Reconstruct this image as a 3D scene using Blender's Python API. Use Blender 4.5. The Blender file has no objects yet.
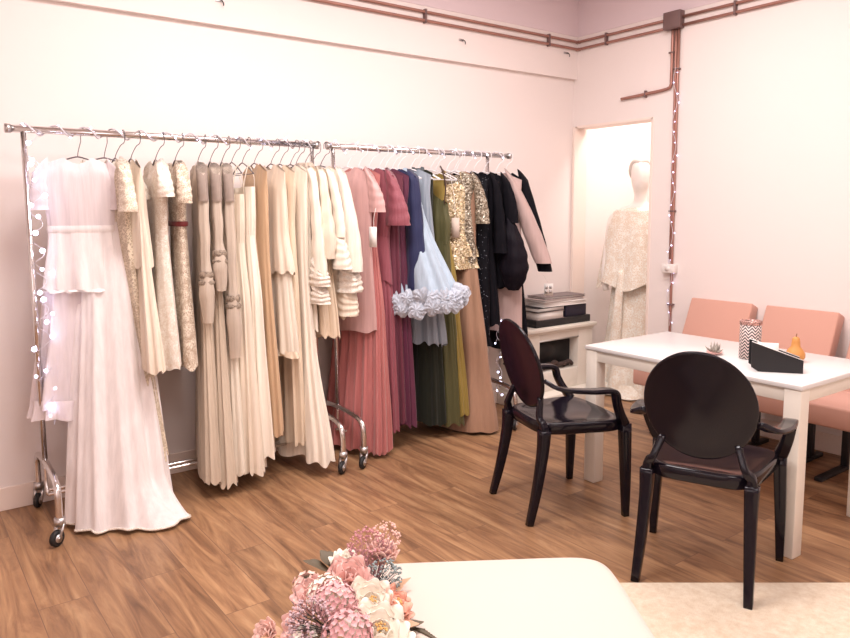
import bpy, bmesh, math, random
from mathutils import Vector, Matrix
PI = math.pi
S = bpy.context.scene
COL = S.collection

# ---------------------------------------------------------------- camera
cam_d = bpy.data.cameras.new('camera'); cam = bpy.data.objects.new('camera', cam_d); COL.objects.link(cam)
F_PX, PITCH, ROLL, YAW, CYP, CAM_H = 723.149, 0.112905, -0.0054726, 0.641431, 293.08, 1.5
_c, _s = math.cos(YAW), math.sin(YAW); _cp, _sp = math.cos(PITCH), math.sin(PITCH)
fw = Vector((_s*_cp, _c*_cp, -_sp)); rt = Vector((_c, -_s, 0)); up = rt.cross(fw)
R2 = rt*math.cos(ROLL)+up*math.sin(ROLL); U2 = up*math.cos(ROLL)-rt*math.sin(ROLL)
m = Matrix(((R2.x, U2.x, -fw.x, 0), (R2.y, U2.y, -fw.y, 0), (R2.z, U2.z, -fw.z, CAM_H), (0, 0, 0, 1)))
cam.matrix_world = m
cam_d.sensor_fit = 'HORIZONTAL'; cam_d.sensor_width = 36
cam_d.lens = F_PX/850*36
cam_d.shift_y = (CYP-319)/850
cam_d.clip_start = 0.05
S.camera = cam

# ---------------------------------------------------------------- world, exposure, ceiling lamps
S.view_settings.view_transform = 'Standard'; S.view_settings.look = 'None'
S.view_settings.gamma = 1; S.view_settings.use_curve_mapping = False
S.view_settings.exposure = 0.07
w = bpy.data.worlds.new('world'); S.world = w; w.use_nodes = True
w.node_tree.nodes['Background'].inputs[0].default_value = (1, .93, .9, 1)
w.node_tree.nodes['Background'].inputs[1].default_value = 0.5
ROOM_X0, ROOM_Y0, XW, YW, CEIL = -1.6, -1.6, 4.602, 4.118, 3.35

def area(name, loc, size, power, color, rot=(0, 0, 0), sizey=None):
    d = bpy.data.lights.new(name, 'AREA'); d.energy = power; d.color = color
    d.shape = 'RECTANGLE'; d.size = size; d.size_y = sizey or size
    o = bpy.data.objects.new(name, d); o.location = loc; o.rotation_euler = rot; COL.objects.link(o)
    return o
WARM = (1, .945, .93)
for (x, y, p) in ((1.3, 2.3, 68), (3.0, 2.3, 42), (1.0, 0.0, 36), (3.0, 0.0, 24)):
    area('ceiling_lamp_light', (x, y, CEIL-.06), 1.0, p, WARM)
area('left_side_light', (ROOM_X0+.1, .5, 1.7), 2.0, 22, (1, .95, .97), (0, -PI/2, 0))  # area light facing in from the left wall; no window is modelled
area('showcase_lamp_light', (5.25, 3.4, 2.9), .5, 26, (1, .93, .87))

# ---------------------------------------------------------------- helpers
def link(o): COL.objects.link(o); return o
def tag(o, label=None, cat=None, group=None, kind=None):
    if label: o['label'] = label
    if cat: o['category'] = cat
    if group: o['group'] = group
    if kind: o['kind'] = kind
    return o
def obj(name, bm, mat, parent=None, smooth=True, loc=None, rot=None):
    me = bpy.data.meshes.new(name)
    bmesh.ops.recalc_face_normals(bm, faces=bm.faces[:])
    if smooth:
        for f in bm.faces: f.smooth = True
    bm.to_mesh(me); bm.free()
    me.materials.append(mat)
    o = bpy.data.objects.new(name, me); link(o)
    if parent: o.parent = parent
    if loc: o.location = loc
    if rot: o.rotation_euler = rot
    return o
def thing(name, label, cat, loc=(0, 0, 0), rz=0, group=None):
    o = bpy.data.objects.new(name, None); o.empty_display_size = .1; link(o)
    o.location = loc; o.rotation_euler = (0, 0, rz)
    return tag(o, label, cat, group)
def BM(): return bmesh.new()
def sharp(o, ang=35):
    me = o.data
    me.set_sharp_from_angle(angle=math.radians(ang)) if hasattr(me, 'set_sharp_from_angle') else None
    return o
def box(bm, x0, x1, y0, y1, z0, z1, bev=0, seg=2):
    r = bmesh.ops.create_cube(bm, size=1)
    vs = r['verts']
    for v in vs:
        v.co = Vector((x0+(v.co.x+.5)*(x1-x0), y0+(v.co.y+.5)*(y1-y0), z0+(v.co.z+.5)*(z1-z0)))
    if bev:
        es = list({e for v in vs for e in v.link_edges})
        bmesh.ops.bevel(bm, geom=es, offset=bev, segments=seg, affect='EDGES', profile=.5)
    return bm
def spline(pts, n=8):
    pts = [Vector(p) for p in pts]
    if len(pts) < 3 or n <= 1: return pts
    out = []
    P = [2*pts[0]-pts[1]]+pts+[2*pts[-1]-pts[-2]]
    for i in range(1, len(P)-2):
        for k in range(n):
            t = k/n; a, b, c, d = P[i-1], P[i], P[i+1], P[i+2]
            out.append(.5*((2*b)+(c-a)*t+(2*a-5*b+4*c-d)*t*t+(3*b-a-3*c+d)*t**3))
    out.append(pts[-1]); return out
def lerp_list(vals, t):
    x = t*(len(vals)-1); i = min(int(x), len(vals)-2); f = x-i
    return vals[i]*(1-f)+vals[i+1]*f
def prof_at(prof, t):
    """prof: list of (t, a, b, ...) smooth-ish interpolation"""
    if t <= prof[0][0]: return prof[0][1:]
    for p, q in zip(prof, prof[1:]):
        if t <= q[0]:
            f = (t-p[0])/(q[0]-p[0]+1e-9); f = f*f*(3-2*f)*.5+f*.5
            return tuple(a*(1-f)+b*f for a, b in zip(p[1:], q[1:]))
    return prof[-1][1:]
def tube(bm, pts, r, n=8, smooth=6, square=0, upv=None, r2=None):
    """sweep a round or (square=power) rectangular section; r: number or list; r2: second radius list"""
    P = spline(pts, smooth); L = len(P)
    rr = r if isinstance(r, (list, tuple)) else [r, r]
    rr2 = (r2 if isinstance(r2, (list, tuple)) else [r2, r2]) if r2 is not None else rr
    T = [(P[min(i+1, L-1)]-P[max(i-1, 0)]).normalized() for i in range(L)]
    u = Vector(upv) if upv else Vector((0, 0, 1))
    if abs(T[0].dot(u)) > .95 and not upv: u = Vector((0, 1, 0))
    rings = []
    for i in range(L):
        a = (u-T[i]*u.dot(T[i])).normalized(); b = T[i].cross(a)
        if not upv: u = a
        ra = lerp_list(rr, i/(L-1)); rb = lerp_list(rr2, i/(L-1)); ring = []
        for k in range(n):
            th = 2*PI*k/n+(PI/n if square else 0); c, s = math.cos(th), math.sin(th)
            if square:
                q = square; c = math.copysign(abs(c)**q, c); s = math.copysign(abs(s)**q, s)
            ring.append(bm.verts.new(P[i]+a*c*ra+b*s*rb))
        rings.append(ring)
    for A, B in zip(rings, rings[1:]):
        for k in range(n): bm.faces.new((A[k], A[(k+1) % n], B[(k+1) % n], B[k]))
    bm.faces.new(rings[0][::-1]); bm.faces.new(rings[-1])
    return bm
def lathe(bm, prof, n=24, c=(0, 0, 0), cap=True):
    rings = []
    for r, z in prof:
        rings.append([bm.verts.new((c[0]+r*math.cos(2*PI*k/n), c[1]+r*math.sin(2*PI*k/n), c[2]+z)) for k in range(n)])
    for A, B in zip(rings, rings[1:]):
        for k in range(n): bm.faces.new((A[k], A[(k+1) % n], B[(k+1) % n], B[k]))
    if cap: bm.faces.new(rings[0][::-1]); bm.faces.new(rings[-1])
    return bm
def ball(bm, c, r, sub=1, sc=(1, 1, 1)):
    g = bmesh.ops.create_icosphere(bm, subdivisions=sub, radius=r)
    for v in g['verts']: v.co = Vector((v.co.x*sc[0]+c[0], v.co.y*sc[1]+c[1], v.co.z*sc[2]+c[2]))

# ---------------------------------------------------------------- materials
def mat(name, col, rough=.6, metal=0, coat=0, sheen=0, emit=None, estr=1, spec=None, alpha=1):
    M = bpy.data.materials.new(name); M.use_nodes = True
    b = M.node_tree.nodes['Principled BSDF']
    b.inputs['Base Color'].default_value = (*col, 1); b.inputs['Roughness'].default_value = rough
    b.inputs['Metallic'].default_value = metal; b.inputs['Coat Weight'].default_value = coat
    b.inputs['Sheen Weight'].default_value = sheen
    if spec is not None: b.inputs['Specular IOR Level'].default_value = spec
    if alpha < 1: b.inputs['Alpha'].default_value = alpha
    if emit:
        b.inputs['Emission Color'].default_value = (*emit, 1); b.inputs['Emission Strength'].default_value = estr
    return M
def N(M, t, **kw):
    n = M.node_tree.nodes.new(t)
    for k, v in kw.items():
        if k.startswith('_'): n.inputs[int(k[1:])].default_value = v
        else: setattr(n, k, v)
    return n
def LK(M, a, b): M.node_tree.links.new(a, b)
def bumpify(M, fac, dist, strength=.5):
    b = N(M, 'ShaderNodeBump'); b.inputs['Distance'].default_value = dist; b.inputs['Strength'].default_value = strength
    LK(M, fac, b.inputs['Height']); LK(M, b.outputs[0], M.node_tree.nodes['Principled BSDF'].inputs['Normal'])
def coords(M, scale=(1, 1, 1), rot=(0, 0, 0)):
    tc = N(M, 'ShaderNodeTexCoord'); mp = N(M, 'ShaderNodeMapping')
    mp.inputs['Scale'].default_value = scale; mp.inputs['Rotation'].default_value = rot
    LK(M, tc.outputs['Object'], mp.inputs['Vector']); return mp.outputs[0]
def noise(M, vec, scale, detail=3, rough=.5):
    n = N(M, 'ShaderNodeTexNoise'); n.inputs['Scale'].default_value = scale
    n.inputs['Detail'].default_value = detail; n.inputs['Roughness'].default_value = rough
    LK(M, vec, n.inputs['Vector']); return n.outputs['Fac']
def ramp(M, fac, stops, interp='LINEAR'):
    r = N(M, 'ShaderNodeValToRGB'); r.color_ramp.interpolation = interp
    e = r.color_ramp.elements
    while len(e) < len(stops): e.new(.5)
    for el, (p, c) in zip(e, stops):
        el.position = p; el.color = (*c, 1) if len(c) == 3 else c
    LK(M, fac, r.inputs[0]); return r.outputs[0]
def mixc(M, a, b, fac, mode='MIX'):
    n = N(M, 'ShaderNodeMix', data_type='RGBA', blend_type=mode)
    for v, i in ((a, 6), (b, 7)):
        if isinstance(v, tuple): n.inputs[i].default_value = (*v, 1)
        else: LK(M, v, n.inputs[i])
    if isinstance(fac, (int, float)): n.inputs[0].default_value = fac
    else: LK(M, fac, n.inputs[0])
    return n.outputs[2]
_fab = {}
def cloth(col, rough=.75, sheen=.15, alpha=1, crinkle=.6, kind='plain', scale=1.0, col2=None, metal=0):
    key = (col, rough, sheen, alpha, crinkle, kind, scale, col2, metal)
    if key in _fab: return _fab[key]
    _l = sum(col)/3; _k = .96 if _l > .8 else .88 if _l > .6 else .80 if _l > .35 else .72
    col = tuple(c*_k for c in col); col2 = tuple(c*_k for c in col2) if col2 else None
    M = mat('%s_fabric' % kind, col, rough, metal, sheen=sheen, spec=.12 if _l < .03 else None); P = M.node_tree.nodes['Principled BSDF']
    v = coords(M, (38, 38, 2.2)); cr = noise(M, v, 1.0, 4, .6)
    tone = ramp(M, cr, [(.25, tuple(c*.86 for c in col)), (.75, tuple(min(1, c*1.06) for c in col))])
    LK(M, tone, P.inputs['Base Color'])
    height = cr
    if kind == 'lace':
        v2 = coords(M, (1, 1, 1)); vo = N(M, 'ShaderNodeTexVoronoi', feature='DISTANCE_TO_EDGE'); vo.inputs['Scale'].default_value = 95*scale
        nz = N(M, 'ShaderNodeTexNoise'); nz.inputs['Scale'].default_value = 22*scale; LK(M, v2, nz.inputs['Vector'])
        ad = N(M, 'ShaderNodeVectorMath', operation='ADD'); sc = N(M, 'ShaderNodeVectorMath', operation='SCALE'); sc.inputs['Scale'].default_value = .03/scale
        LK(M, nz.outputs['Color'], sc.inputs[0]); LK(M, v2, ad.inputs[0]); LK(M, sc.outputs[0], ad.inputs[1]); LK(M, ad.outputs[0], vo.inputs['Vector'])
        big = noise(M, v2, 26*scale, 2)
        thr = N(M, 'ShaderNodeMath', operation='MULTIPLY_ADD'); LK(M, big, thr.inputs[0]); thr.inputs[1].default_value = .45; thr.inputs[2].default_value = -.12
        lt = N(M, 'ShaderNodeMath', operation='LESS_THAN'); LK(M, vo.outputs['Distance'], lt.inputs[0]); LK(M, thr.outputs[0], lt.inputs[1])
        al = N(M, 'ShaderNodeMath', operation='MULTIPLY_ADD'); LK(M, lt.outputs[0], al.inputs[0]); al.inputs[1].default_value = 1-alpha; al.inputs[2].default_value = alpha
        al.use_clamp = True
        LK(M, al.outputs[0], P.inputs['Alpha'])
        c2 = col2 or tuple(c*.62 for c in col)
        LK(M, mixc(M, c2, tone, lt.outputs[0]), P.inputs['Base Color'])
        height = lt.outputs[0]
        bumpify(M, height, .002, .6)
    elif kind == 'dots':
        vo = N(M, 'ShaderNodeTexVoronoi'); vo.inputs['Scale'].default_value = 55*scale; LK(M, coords(M), vo.inputs['Vector'])
        lt = N(M, 'ShaderNodeMath', operation='LESS_THAN'); LK(M, vo.outputs['Distance'], lt.inputs[0]); lt.inputs[1].default_value = .13
        LK(M, mixc(M, tone, col2, lt.outputs[0]), P.inputs['Base Color']); bumpify(M, height, .012, crinkle)
    elif kind == 'sequin':
        vo = N(M, 'ShaderNodeTexVoronoi'); vo.inputs['Scale'].default_value = 110*scale
        LK(M, coords(M), vo.inputs['Vector'])
        sp = N(M, 'ShaderNodeSeparateColor'); LK(M, vo.outputs['Color'], sp.inputs[0])
        c2 = col2 or tuple(min(1, c*1.8) for c in col)
        base = ramp(M, sp.outputs[0], [(0, tuple(c*.45 for c in col)), (.5, col), (.97, c2)])
        LK(M, base, P.inputs['Base Color'])
        nm = N(M, 'ShaderNodeVectorMath', operation='MULTIPLY_ADD'); LK(M, vo.outputs['Color'], nm.inputs[0]); nm.inputs[1].default_value = (.9,)*3; nm.inputs[2].default_value = (-.45,)*3
        ge = N(M, 'ShaderNodeNewGeometry'); ad = N(M, 'ShaderNodeVectorMath', operation='ADD'); no = N(M, 'ShaderNodeVectorMath', operation='NORMALIZE')
        LK(M, ge.outputs['Normal'], ad.inputs[0]); LK(M, nm.outputs[0], ad.inputs[1]); LK(M, ad.outputs[0], no.inputs[0]); LK(M, no.outputs[0], P.inputs['Normal'])
        P.inputs['Metallic'].default_value = metal or .5; P.inputs['Roughness'].default_value = .3
    else:
        if alpha < 1:
            # sheer cloth turns more solid where it is seen edge-on or folded
            lw = N(M, 'ShaderNodeLayerWeight'); lw.inputs[0].default_value = .35
            mr = N(M, 'ShaderNodeMapRange'); LK(M, lw.outputs['Facing'], mr.inputs[0])
            mr.inputs[3].default_value = alpha; mr.inputs[4].default_value = min(1, alpha+.45)
            LK(M, mr.outputs[0], P.inputs['Alpha'])
        if crinkle: bumpify(M, height, .012, crinkle)
    _fab[key] = M
    return M

# ---- colours (linear)
def srgb(r, g, b):
    return tuple(((c/255)/12.92 if c/255 <= .04045 else ((c/255+.055)/1.055)**2.4) for c in (r, g, b))

M_WALL = mat('wall_paint', srgb(239, 227, 223), .85); bumpify(M_WALL, noise(M_WALL, coords(M_WALL), 60, 3), .002, .15)
M_WALLUP = mat('upper_wall_darker', srgb(222, 204, 208), .85)  # darker tone for the wall above the pipes
M_TRIM = mat('trim_paint', srgb(244, 226, 216), .5)
M_CEIL = mat('ceiling_paint', srgb(235, 222, 218), .9)
M_CHROME = mat('chrome', (.72, .7, .7), .18, 1)
M_STEEL = mat('brushed_steel', (.55, .53, .53), .35, 1)
M_WIRE = mat('hanger_wire', srgb(105, 98, 102), .35, .3)
M_WIREW = mat('white_hanger_coating', srgb(240, 236, 238), .4)
M_RUBBER = mat('black_rubber', (.012, .011, .012), .6)
M_COPPER = mat('painted_copper', srgb(168, 122, 110), .4, .4); 
M_BOX = mat('grey_brown_metal', srgb(122, 98, 96), .5, .3)
M_WHITE = mat('white_lacquer', srgb(222, 218, 217), .25)
M_LEG = mat('white_painted_wood', srgb(228, 219, 208), .45)
M_PLASTIC = mat('white_plastic', srgb(236, 228, 224), .4)
M_BLACKPC = mat('black_polycarbonate', (.008, .0055, .010), .12, spec=.3)
M_PINK = mat('pink_upholstery', srgb(206, 156, 140), .85, sheen=.2); bumpify(M_PINK, noise(M_PINK, coords(M_PINK), 260, 2), .001, .4)
M_BLACK = mat('black_matte', (.012, .011, .013), .5)
M_CARD = mat('white_card', srgb(244, 238, 234), .7)

# wood floor: planks run along world Y
M_FLOOR = mat('wood_plank_floor', srgb(170, 110, 80), .42)
def floor_nodes():
    M = M_FLOOR; P = M.node_tree.nodes['Principled BSDF']
    br = N(M, 'ShaderNodeTexBrick'); br.offset = .37; br.offset_frequency = 2; br.squash = 1
    br.inputs['Scale'].default_value = 1; br.inputs['Mortar Size'].default_value = .0018; br.inputs['Mortar Smooth'].default_value = .3
    br.inputs['Bias'].default_value = 0; br.inputs['Brick Width'].default_value = 1.25; br.inputs['Row Height'].default_value = .185
    br.inputs['Color1'].default_value = (0, 0, 0, 1); br.inputs['Color2'].default_value = (1, 1, 1, 1); br.inputs['Mortar'].default_value = (.5, .5, .5, 1)
    v = coords(M, (1, 1, 1), (0, 0, PI/2)); LK(M, v, br.inputs['Vector'])
    # offset the grain per plank
    sc = N(M, 'ShaderNodeVectorMath', operation='SCALE'); sc.inputs['Scale'].default_value = 7.3; LK(M, br.outputs['Color'], sc.inputs[0])
    ad = N(M, 'ShaderNodeVectorMath', operation='ADD'); LK(M, v, ad.inputs[0]); LK(M, sc.outputs[0], ad.inputs[1])
    mp = N(M, 'ShaderNodeMapping'); mp.inputs['Scale'].default_value = (1.1, 9, 9); LK(M, ad.outputs[0], mp.inputs['Vector'])
    g1 = N(M, 'ShaderNodeTexNoise'); g1.inputs['Scale'].default_value = 1.5; g1.inputs['Detail'].default_value = 6; g1.inputs['Roughness'].default_value = .62; g1.inputs['Distortion'].default_value = 1.1
    LK(M, mp.outputs[0], g1.inputs['Vector'])
    mp2 = N(M, 'ShaderNodeMapping'); mp2.inputs['Scale'].default_value = (3, 60, 60); LK(M, ad.outputs[0], mp2.inputs['Vector'])
    g2 = noise(M, mp2.outputs[0], 1.3, 3)
    c = ramp(M, g1.outputs['Fac'], [(.25, srgb(98, 69, 50)), (.42, srgb(142, 103, 74)), (.58, srgb(172, 130, 94)), (.76, srgb(196, 157, 118))])
    tone = ramp(M, br.outputs['Color'], [(0, (.86, .86, .86)), (.5, (.95, .95, .95)), (1, (1.06, 1.06, 1.06))])
    c = mixc(M, c, tone, 1, 'MULTIPLY')
    fine = ramp(M, g2, [(.3, (.84, .84, .84)), (.7, (1.04, 1.04, 1.04))]); c = mixc(M, c, fine, 1, 'MULTIPLY')
    c = mixc(M, c, srgb(120, 88, 68), br.outputs['Fac'])
    LK(M, c, P.inputs['Base Color'])
    rr = N(M, 'ShaderNodeMapRange'); LK(M, g2, rr.inputs[0]); rr.inputs[3].default_value = .34; rr.inputs[4].default_value = .52; LK(M, rr.outputs[0], P.inputs['Roughness'])
    bumpify(M, g2, .001, .25)
floor_nodes()

# ---------------------------------------------------------------- the room
def struct(name, bm, m, smooth=False, parent=None):
    o = obj(name, bm, m, parent, smooth); 
    if not parent: o['kind'] = 'structure'
    return o
XE = 5.75      # far side of the showcase room behind the opening
struct('floor', box(BM(), ROOM_X0, XE, ROOM_Y0, YW+.1, -.1, 0), M_FLOOR)
struct('ceiling', box(BM(), ROOM_X0, XE, ROOM_Y0, YW+.1, CEIL, CEIL+.1), M_CEIL)
b = box(BM(), ROOM_X0, XE, YW, YW+.12, 0, CEIL); struct('wall_back', b, M_WALL)
OY0, OY1, OZ = 3.341, YW-.006, 2.178       # opening in the right wall
b = BM(); box(b, XW, XW+.14, ROOM_Y0, OY0, 0, CEIL); box(b, XW, XW+.14, OY0, YW, OZ, CEIL); struct('wall_right', b, M_WALL)
struct('wall_left', box(BM(), ROOM_X0-.1, ROOM_X0, ROOM_Y0, YW, 0, CEIL), M_WALL)
struct('wall_front', box(BM(), ROOM_X0, XE, ROOM_Y0-.1, ROOM_Y0, 0, CEIL), M_WALL)
b = BM(); box(b, XE, XE+.1, 2.2, YW, 0, CEIL); box(b, XW+.14, XE, 2.1, 2.2, 0, CEIL); struct('wall_showcase', b, M_WALL)
# protruding band over the back wall and darker toned strip above the pipes
struct('trim_1', box(BM(), ROOM_X0, XW, YW-.035, YW, 2.552, 2.885), M_WALL)
b = BM(); box(b, ROOM_X0, XW-.004, YW-.039, YW, 2.885, CEIL); struct('trim_2', b, M_WALLUP)
struct('trim_3', box(BM(), XW-.004, XW, ROOM_Y0, YW-.039, 2.885, CEIL), M_WALLUP)
struct('baseboard_back', box(BM(), ROOM_X0, XW, YW-.014, YW, 0, .118, .003), M_TRIM)
b = BM(); box(b, XW-.014, XW, ROOM_Y0, OY0-.06, 0, .118, .003); struct('baseboard_right', b, M_TRIM)
# frame of the opening
b = BM(); box(b, XW-.006, XW+.146, OY0-.004, OY0+.016, 0, OZ, .002); box(b, XW-.006, XW+.146, OY0, YW-.05, OZ-.016, OZ+.004, .002)
box(b, XW-.008, XW+.146, YW-.026, YW-.001, 0, OZ, .004)
struct('door_1', b, M_TRIM)

# rug
M_RUG = mat('cream_rug', srgb(240, 222, 198), .95, sheen=.3)
_v = coords(M_RUG); _n = noise(M_RUG, _v, 30, 5, .7)
LK(M_RUG, ramp(M_RUG, _n, [(.3, srgb(222, 198, 168)), (.7, srgb(246, 230, 208))]), M_RUG.node_tree.nodes['Principled BSDF'].inputs['Base Color'])
bumpify(M_RUG, noise(M_RUG, _v, 220, 4, .7), .006, .7)
b = BM(); box(b, 0, 2.6, -2.2, 0, 0, .012, .005)
r = obj('area_rug', b, M_RUG, None, True, (2.0, 1.955, .0005), (0, 0, -math.atan2(.571, .748)))
tag(r, 'cream low pile area rug at the bottom right beneath the black chair feet', 'rug')

# ---------------------------------------------------------------- garment rails
RY, RZ = 3.82, 1.885
def rail(x0, x1, name_label, over0=.0, over1=.0):
    t = thing('garment_rack', name_label, 'clothes rack', ((x0+x1)/2, RY, 0), 0, None)
    X = lambda x: x-(x0+x1)/2
    obj('top_bar', tube(BM(), [(X(x0-over0), 0, RZ), (X(x1+over1), 0, RZ)], .0165, 14, 1), M_CHROME, t)
    for x in (x0-over0, x1+over1):
        obj('end_cap', tube(BM(), [(X(x)-.012, 0, RZ), (X(x)+.012, 0, RZ)], .021, 14, 1), M_STEEL, t)
    for x in (x0, x1):
        obj('upright', tube(BM(), [(X(x), 0, .292), (X(x), 0, RZ-.01)], .0125, 12, 1), M_CHROME, t)
        hoop = [(X(x), -.30, .108), (X(x), -.30, .2), (X(x), -.28, .262), (X(x), -.2, .292), (X(x), 0, .305), (X(x), .17, .292), (X(x), .232, .262), (X(x), .25, .2), (X(x), .25, .108)]
        obj('base_hoop', tube(BM(), hoop, .0155, 12, 6), M_CHROME, t)
        for k, y in enumerate((-.30, .25)):
            a = -.5 if k else -.95
            c = obj('caster', tube(BM(), [(X(x), y, .09), (X(x), y, .125)], .024, 14, 1), M_STEEL, t)
            dx, dy = math.cos(a+PI/2), math.sin(a+PI/2)
            off = Vector((X(x)-dx*.022, y-dy*.022, 0)); ax = Vector((math.cos(a), math.sin(a), 0))
            fb = BM()
            for s in (-1, 1):
                p = off+ax*s*.016
                tube(fb, [(X(x)+ax.x*s*.016, y+ax.y*s*.016, .1), (p.x, p.y, .038)], .0035, 6, 1, r2=.011)
            tube(fb, [off-ax*.02+Vector((0, 0, .038)), off+ax*.02+Vector((0, 0, .038))], .006, 8, 1)
            obj('fork', fb, M_STEEL, c)
            obj('wheel', tube(BM(), [off-ax*.012+Vector((0, 0, .0375)), off-ax*.008+Vector((0, 0, .0375)), off+ax*.008+Vector((0, 0, .0375)), off+ax*.012+Vector((0, 0, .0375))], [.031, .037, .037, .031], 22, 1), M_RUBBER, c)
            obj('hub', tube(BM(), [off-ax*.0145+Vector((0, 0, .0375)), off+ax*.0145+Vector((0, 0, .0375))], .019, 16, 1), M_STEEL, c)
    for z, y in ((.148, -.03), (.148, .03)):
        obj('lower_rail', tube(BM(), [(X(x0), y, z), (X(x1), y, z)], .0085, 10, 1), M_CHROME, t)
    for x in (x0, x1):
        obj('rail_bracket', tube(BM(), [(X(x), -.03, .148), (X(x), 0, .2), (X(x), 0, .3)], .008, 8, 3), M_CHROME, t)
    return t
rail(.55, 2.035, 'chrome clothes rack on casters holding the white and cream gowns at the left', .062, .03)
rail(2.175, 3.40, 'chrome clothes rack on casters holding the coloured and black dresses', .03, .205)

# ---------------------------------------------------------------- garments
NECK = -.12     # hanger neck below the bar centre
def hanger(x, phi, what, hw=.165, white=False, lean=0):
    t = thing('coat_hanger', '%s hanger of %s' % ('white' if white else 'wire', what), 'hanger', (x, RY, RZ), math.atan2(-math.cos(phi), -math.sin(phi)), 'hangers on the clothes racks')
    m = M_WIREW if white else M_WIRE
    ox, oy = -.045*math.sin(phi), .045*math.cos(phi)      # the loop sits a little along the bar, so the stem runs slanted
    hk = [(-.024+ox, oy, -.016), (-.022+ox, oy, .012), (ox, oy, .0235), (.024+ox, oy, .01), (.026+ox, oy, -.022), (.022+ox*.9, oy*.9, -.042), (.012+ox*.6, oy*.6, -.055), (.004+ox*.2, oy*.2, -.09), (0, 0, NECK+.004)]
    obj('hook', tube(BM(), hk, .0021, 6, 5), m, t)
    ar = [(-hw, 0, NECK-.062), (-hw*.6, 0, NECK-.03), (-.02, 0, NECK-.001), (.02, 0, NECK-.001), (hw*.6, 0, NECK-.03), (hw, 0, NECK-.062)]
    obj('arms', tube(BM(), ar, .0035, 6, 4), m, t)
    obj('crossbar', tube(BM(), [(-hw, 0, NECK-.062), (hw, 0, NECK-.062)], .0022, 6, 1), m, t)
    return t
def body(L, prof, neck=.06, sh=.19, drop=.055, dip=.03, pl=(9, .012), seed=0, lean=0, vlean=0, hemw=.01, z0=0, n=108, mrows=34, p0=.12, flare=None, strap=False, closed=True, edge=1.0):
    """closed tube of cloth hanging from the shoulder line; prof rows: (t, half width, half depth)"""
    rnd = random.Random(seed); ph = [rnd.uniform(0, 6.28) for _ in range(8)]
    k1 = pl[0]; k2 = max(3, int(k1*.55)); k3 = int(k1*1.9)
    bm = BM(); rings = []
    for j in range(mrows+1):
        t = j/mrows; t = t**1.15
        a, b = prof_at(prof, t)[:2]
        g = max(0, (t-p0)/(1-p0)); am = pl[1]*g**.75
        ring = []
        for i in range(n):
            th = 2*PI*i/n; c, s = math.cos(th), math.sin(th)
            u = math.copysign(abs(c)**.85, c); v = math.copysign(abs(s)**.75, s)
            wv = math.sin(k1*th+ph[0]+.8*math.sin(2*t+ph[1]))*.6+math.sin(k2*th+ph[2]+t*.7)*.5+math.sin(k3*th+ph[3]-t)*.25
            uu = u*a+u*am*wv*edge*1.1; vv = v*b+v*am*wv*1.3+.4*am*math.sin(k2*th+ph[4])
            un = abs(u*a)
            if un > neck: tz = -drop*min(1.3, (un-neck)/(sh-neck))
            else: tz = -dip*(1-(un/neck)**2)
            tz *= (1-t)
            hz = hemw*(math.sin(k1*th+ph[5])+.5*math.sin(3*th+ph[6]))*g**2
            if flare and abs(math.atan2(math.sin(th-flare[0]), math.cos(th-flare[0]))) < 1.5:
                dd = math.atan2(math.sin(th-flare[0]), math.cos(th-flare[0])); q = 1+flare[1]*math.exp(-(dd/flare[2])**2)*max(0, (t-flare[3])/(1-flare[3]))**1.6
                uu *= q; vv *= q
            ring.append(bm.verts.new((uu+lean*t**1.3, vv+vlean*t**1.5, z0+tz-L*t+hz)))
        rings.append(ring)
    for A, B in zip(rings, rings[1:]):
        for k in range(n): bm.faces.new((A[k], A[(k+1) % n], B[(k+1) % n], B[k]))
    return bm
def sleeve(s, L, r, out=.03, start=(.165, -.05), flat=.6, seed=0, wr=.004, fwd=0, n=20, rows=22, bend=0, up=.03, lin=False):
    """open sleeve tube hanging from shoulder tip; r: list of radii"""
    rnd = random.Random(seed); ph = [rnd.uniform(0, 6.28) for _ in range(4)]
    bm = BM(); rings = []
    for j in range(rows+1):
        t = j/rows; rr = lerp_list(r, t)
        cx = s*(start[0]+out*(t if lin else 1-(1-t)**2)+bend*math.sin(t*PI)); cz = start[1]+up*(1-t)**3*.3-L*t; cy = fwd*t
        ring = []
        for i in range(n):
            th = 2*PI*i/n
            q = 1+wr/rr*(math.sin(5*th+ph[0]+2*t)+.7*math.sin(t*26+ph[1]+2*math.sin(th)))
            x = math.cos(th)*rr*q; y = math.sin(th)*rr*flat*q
            tilt = (1-t)**2*.9
            ring.append(bm.verts.new((cx+x*(1-.25*tilt), cy+y, cz-s*x*tilt)))
        rings.append(ring)
    for A, B in zip(rings, rings[1:]):
        for k in range(n): bm.faces.new((A[k], A[(k+1) % n], B[(k+1) % n], B[k]))
    bm.faces.new(rings[0][::-1])
    return bm
def band(a, b, z, h, bulge=.004, n=48):
    bm = BM(); rings = []
    for j in range(5):
        q = j/4; bb = bulge*math.sin(q*PI)+.002
        rings.append([bm.verts.new(((a+bb)*math.copysign(abs(math.cos(2*PI*i/n))**.85, math.cos(2*PI*i/n)), (b+bb)*math.copysign(abs(math.sin(2*PI*i/n))**.75, math.sin(2*PI*i/n)), z-h*q)) for i in range(n)])
    for A, B in zip(rings, rings[1:]):
        for k in range(n): bm.faces.new((A[k], A[(k+1) % n], B[(k+1) % n], B[k]))
    return bm
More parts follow.
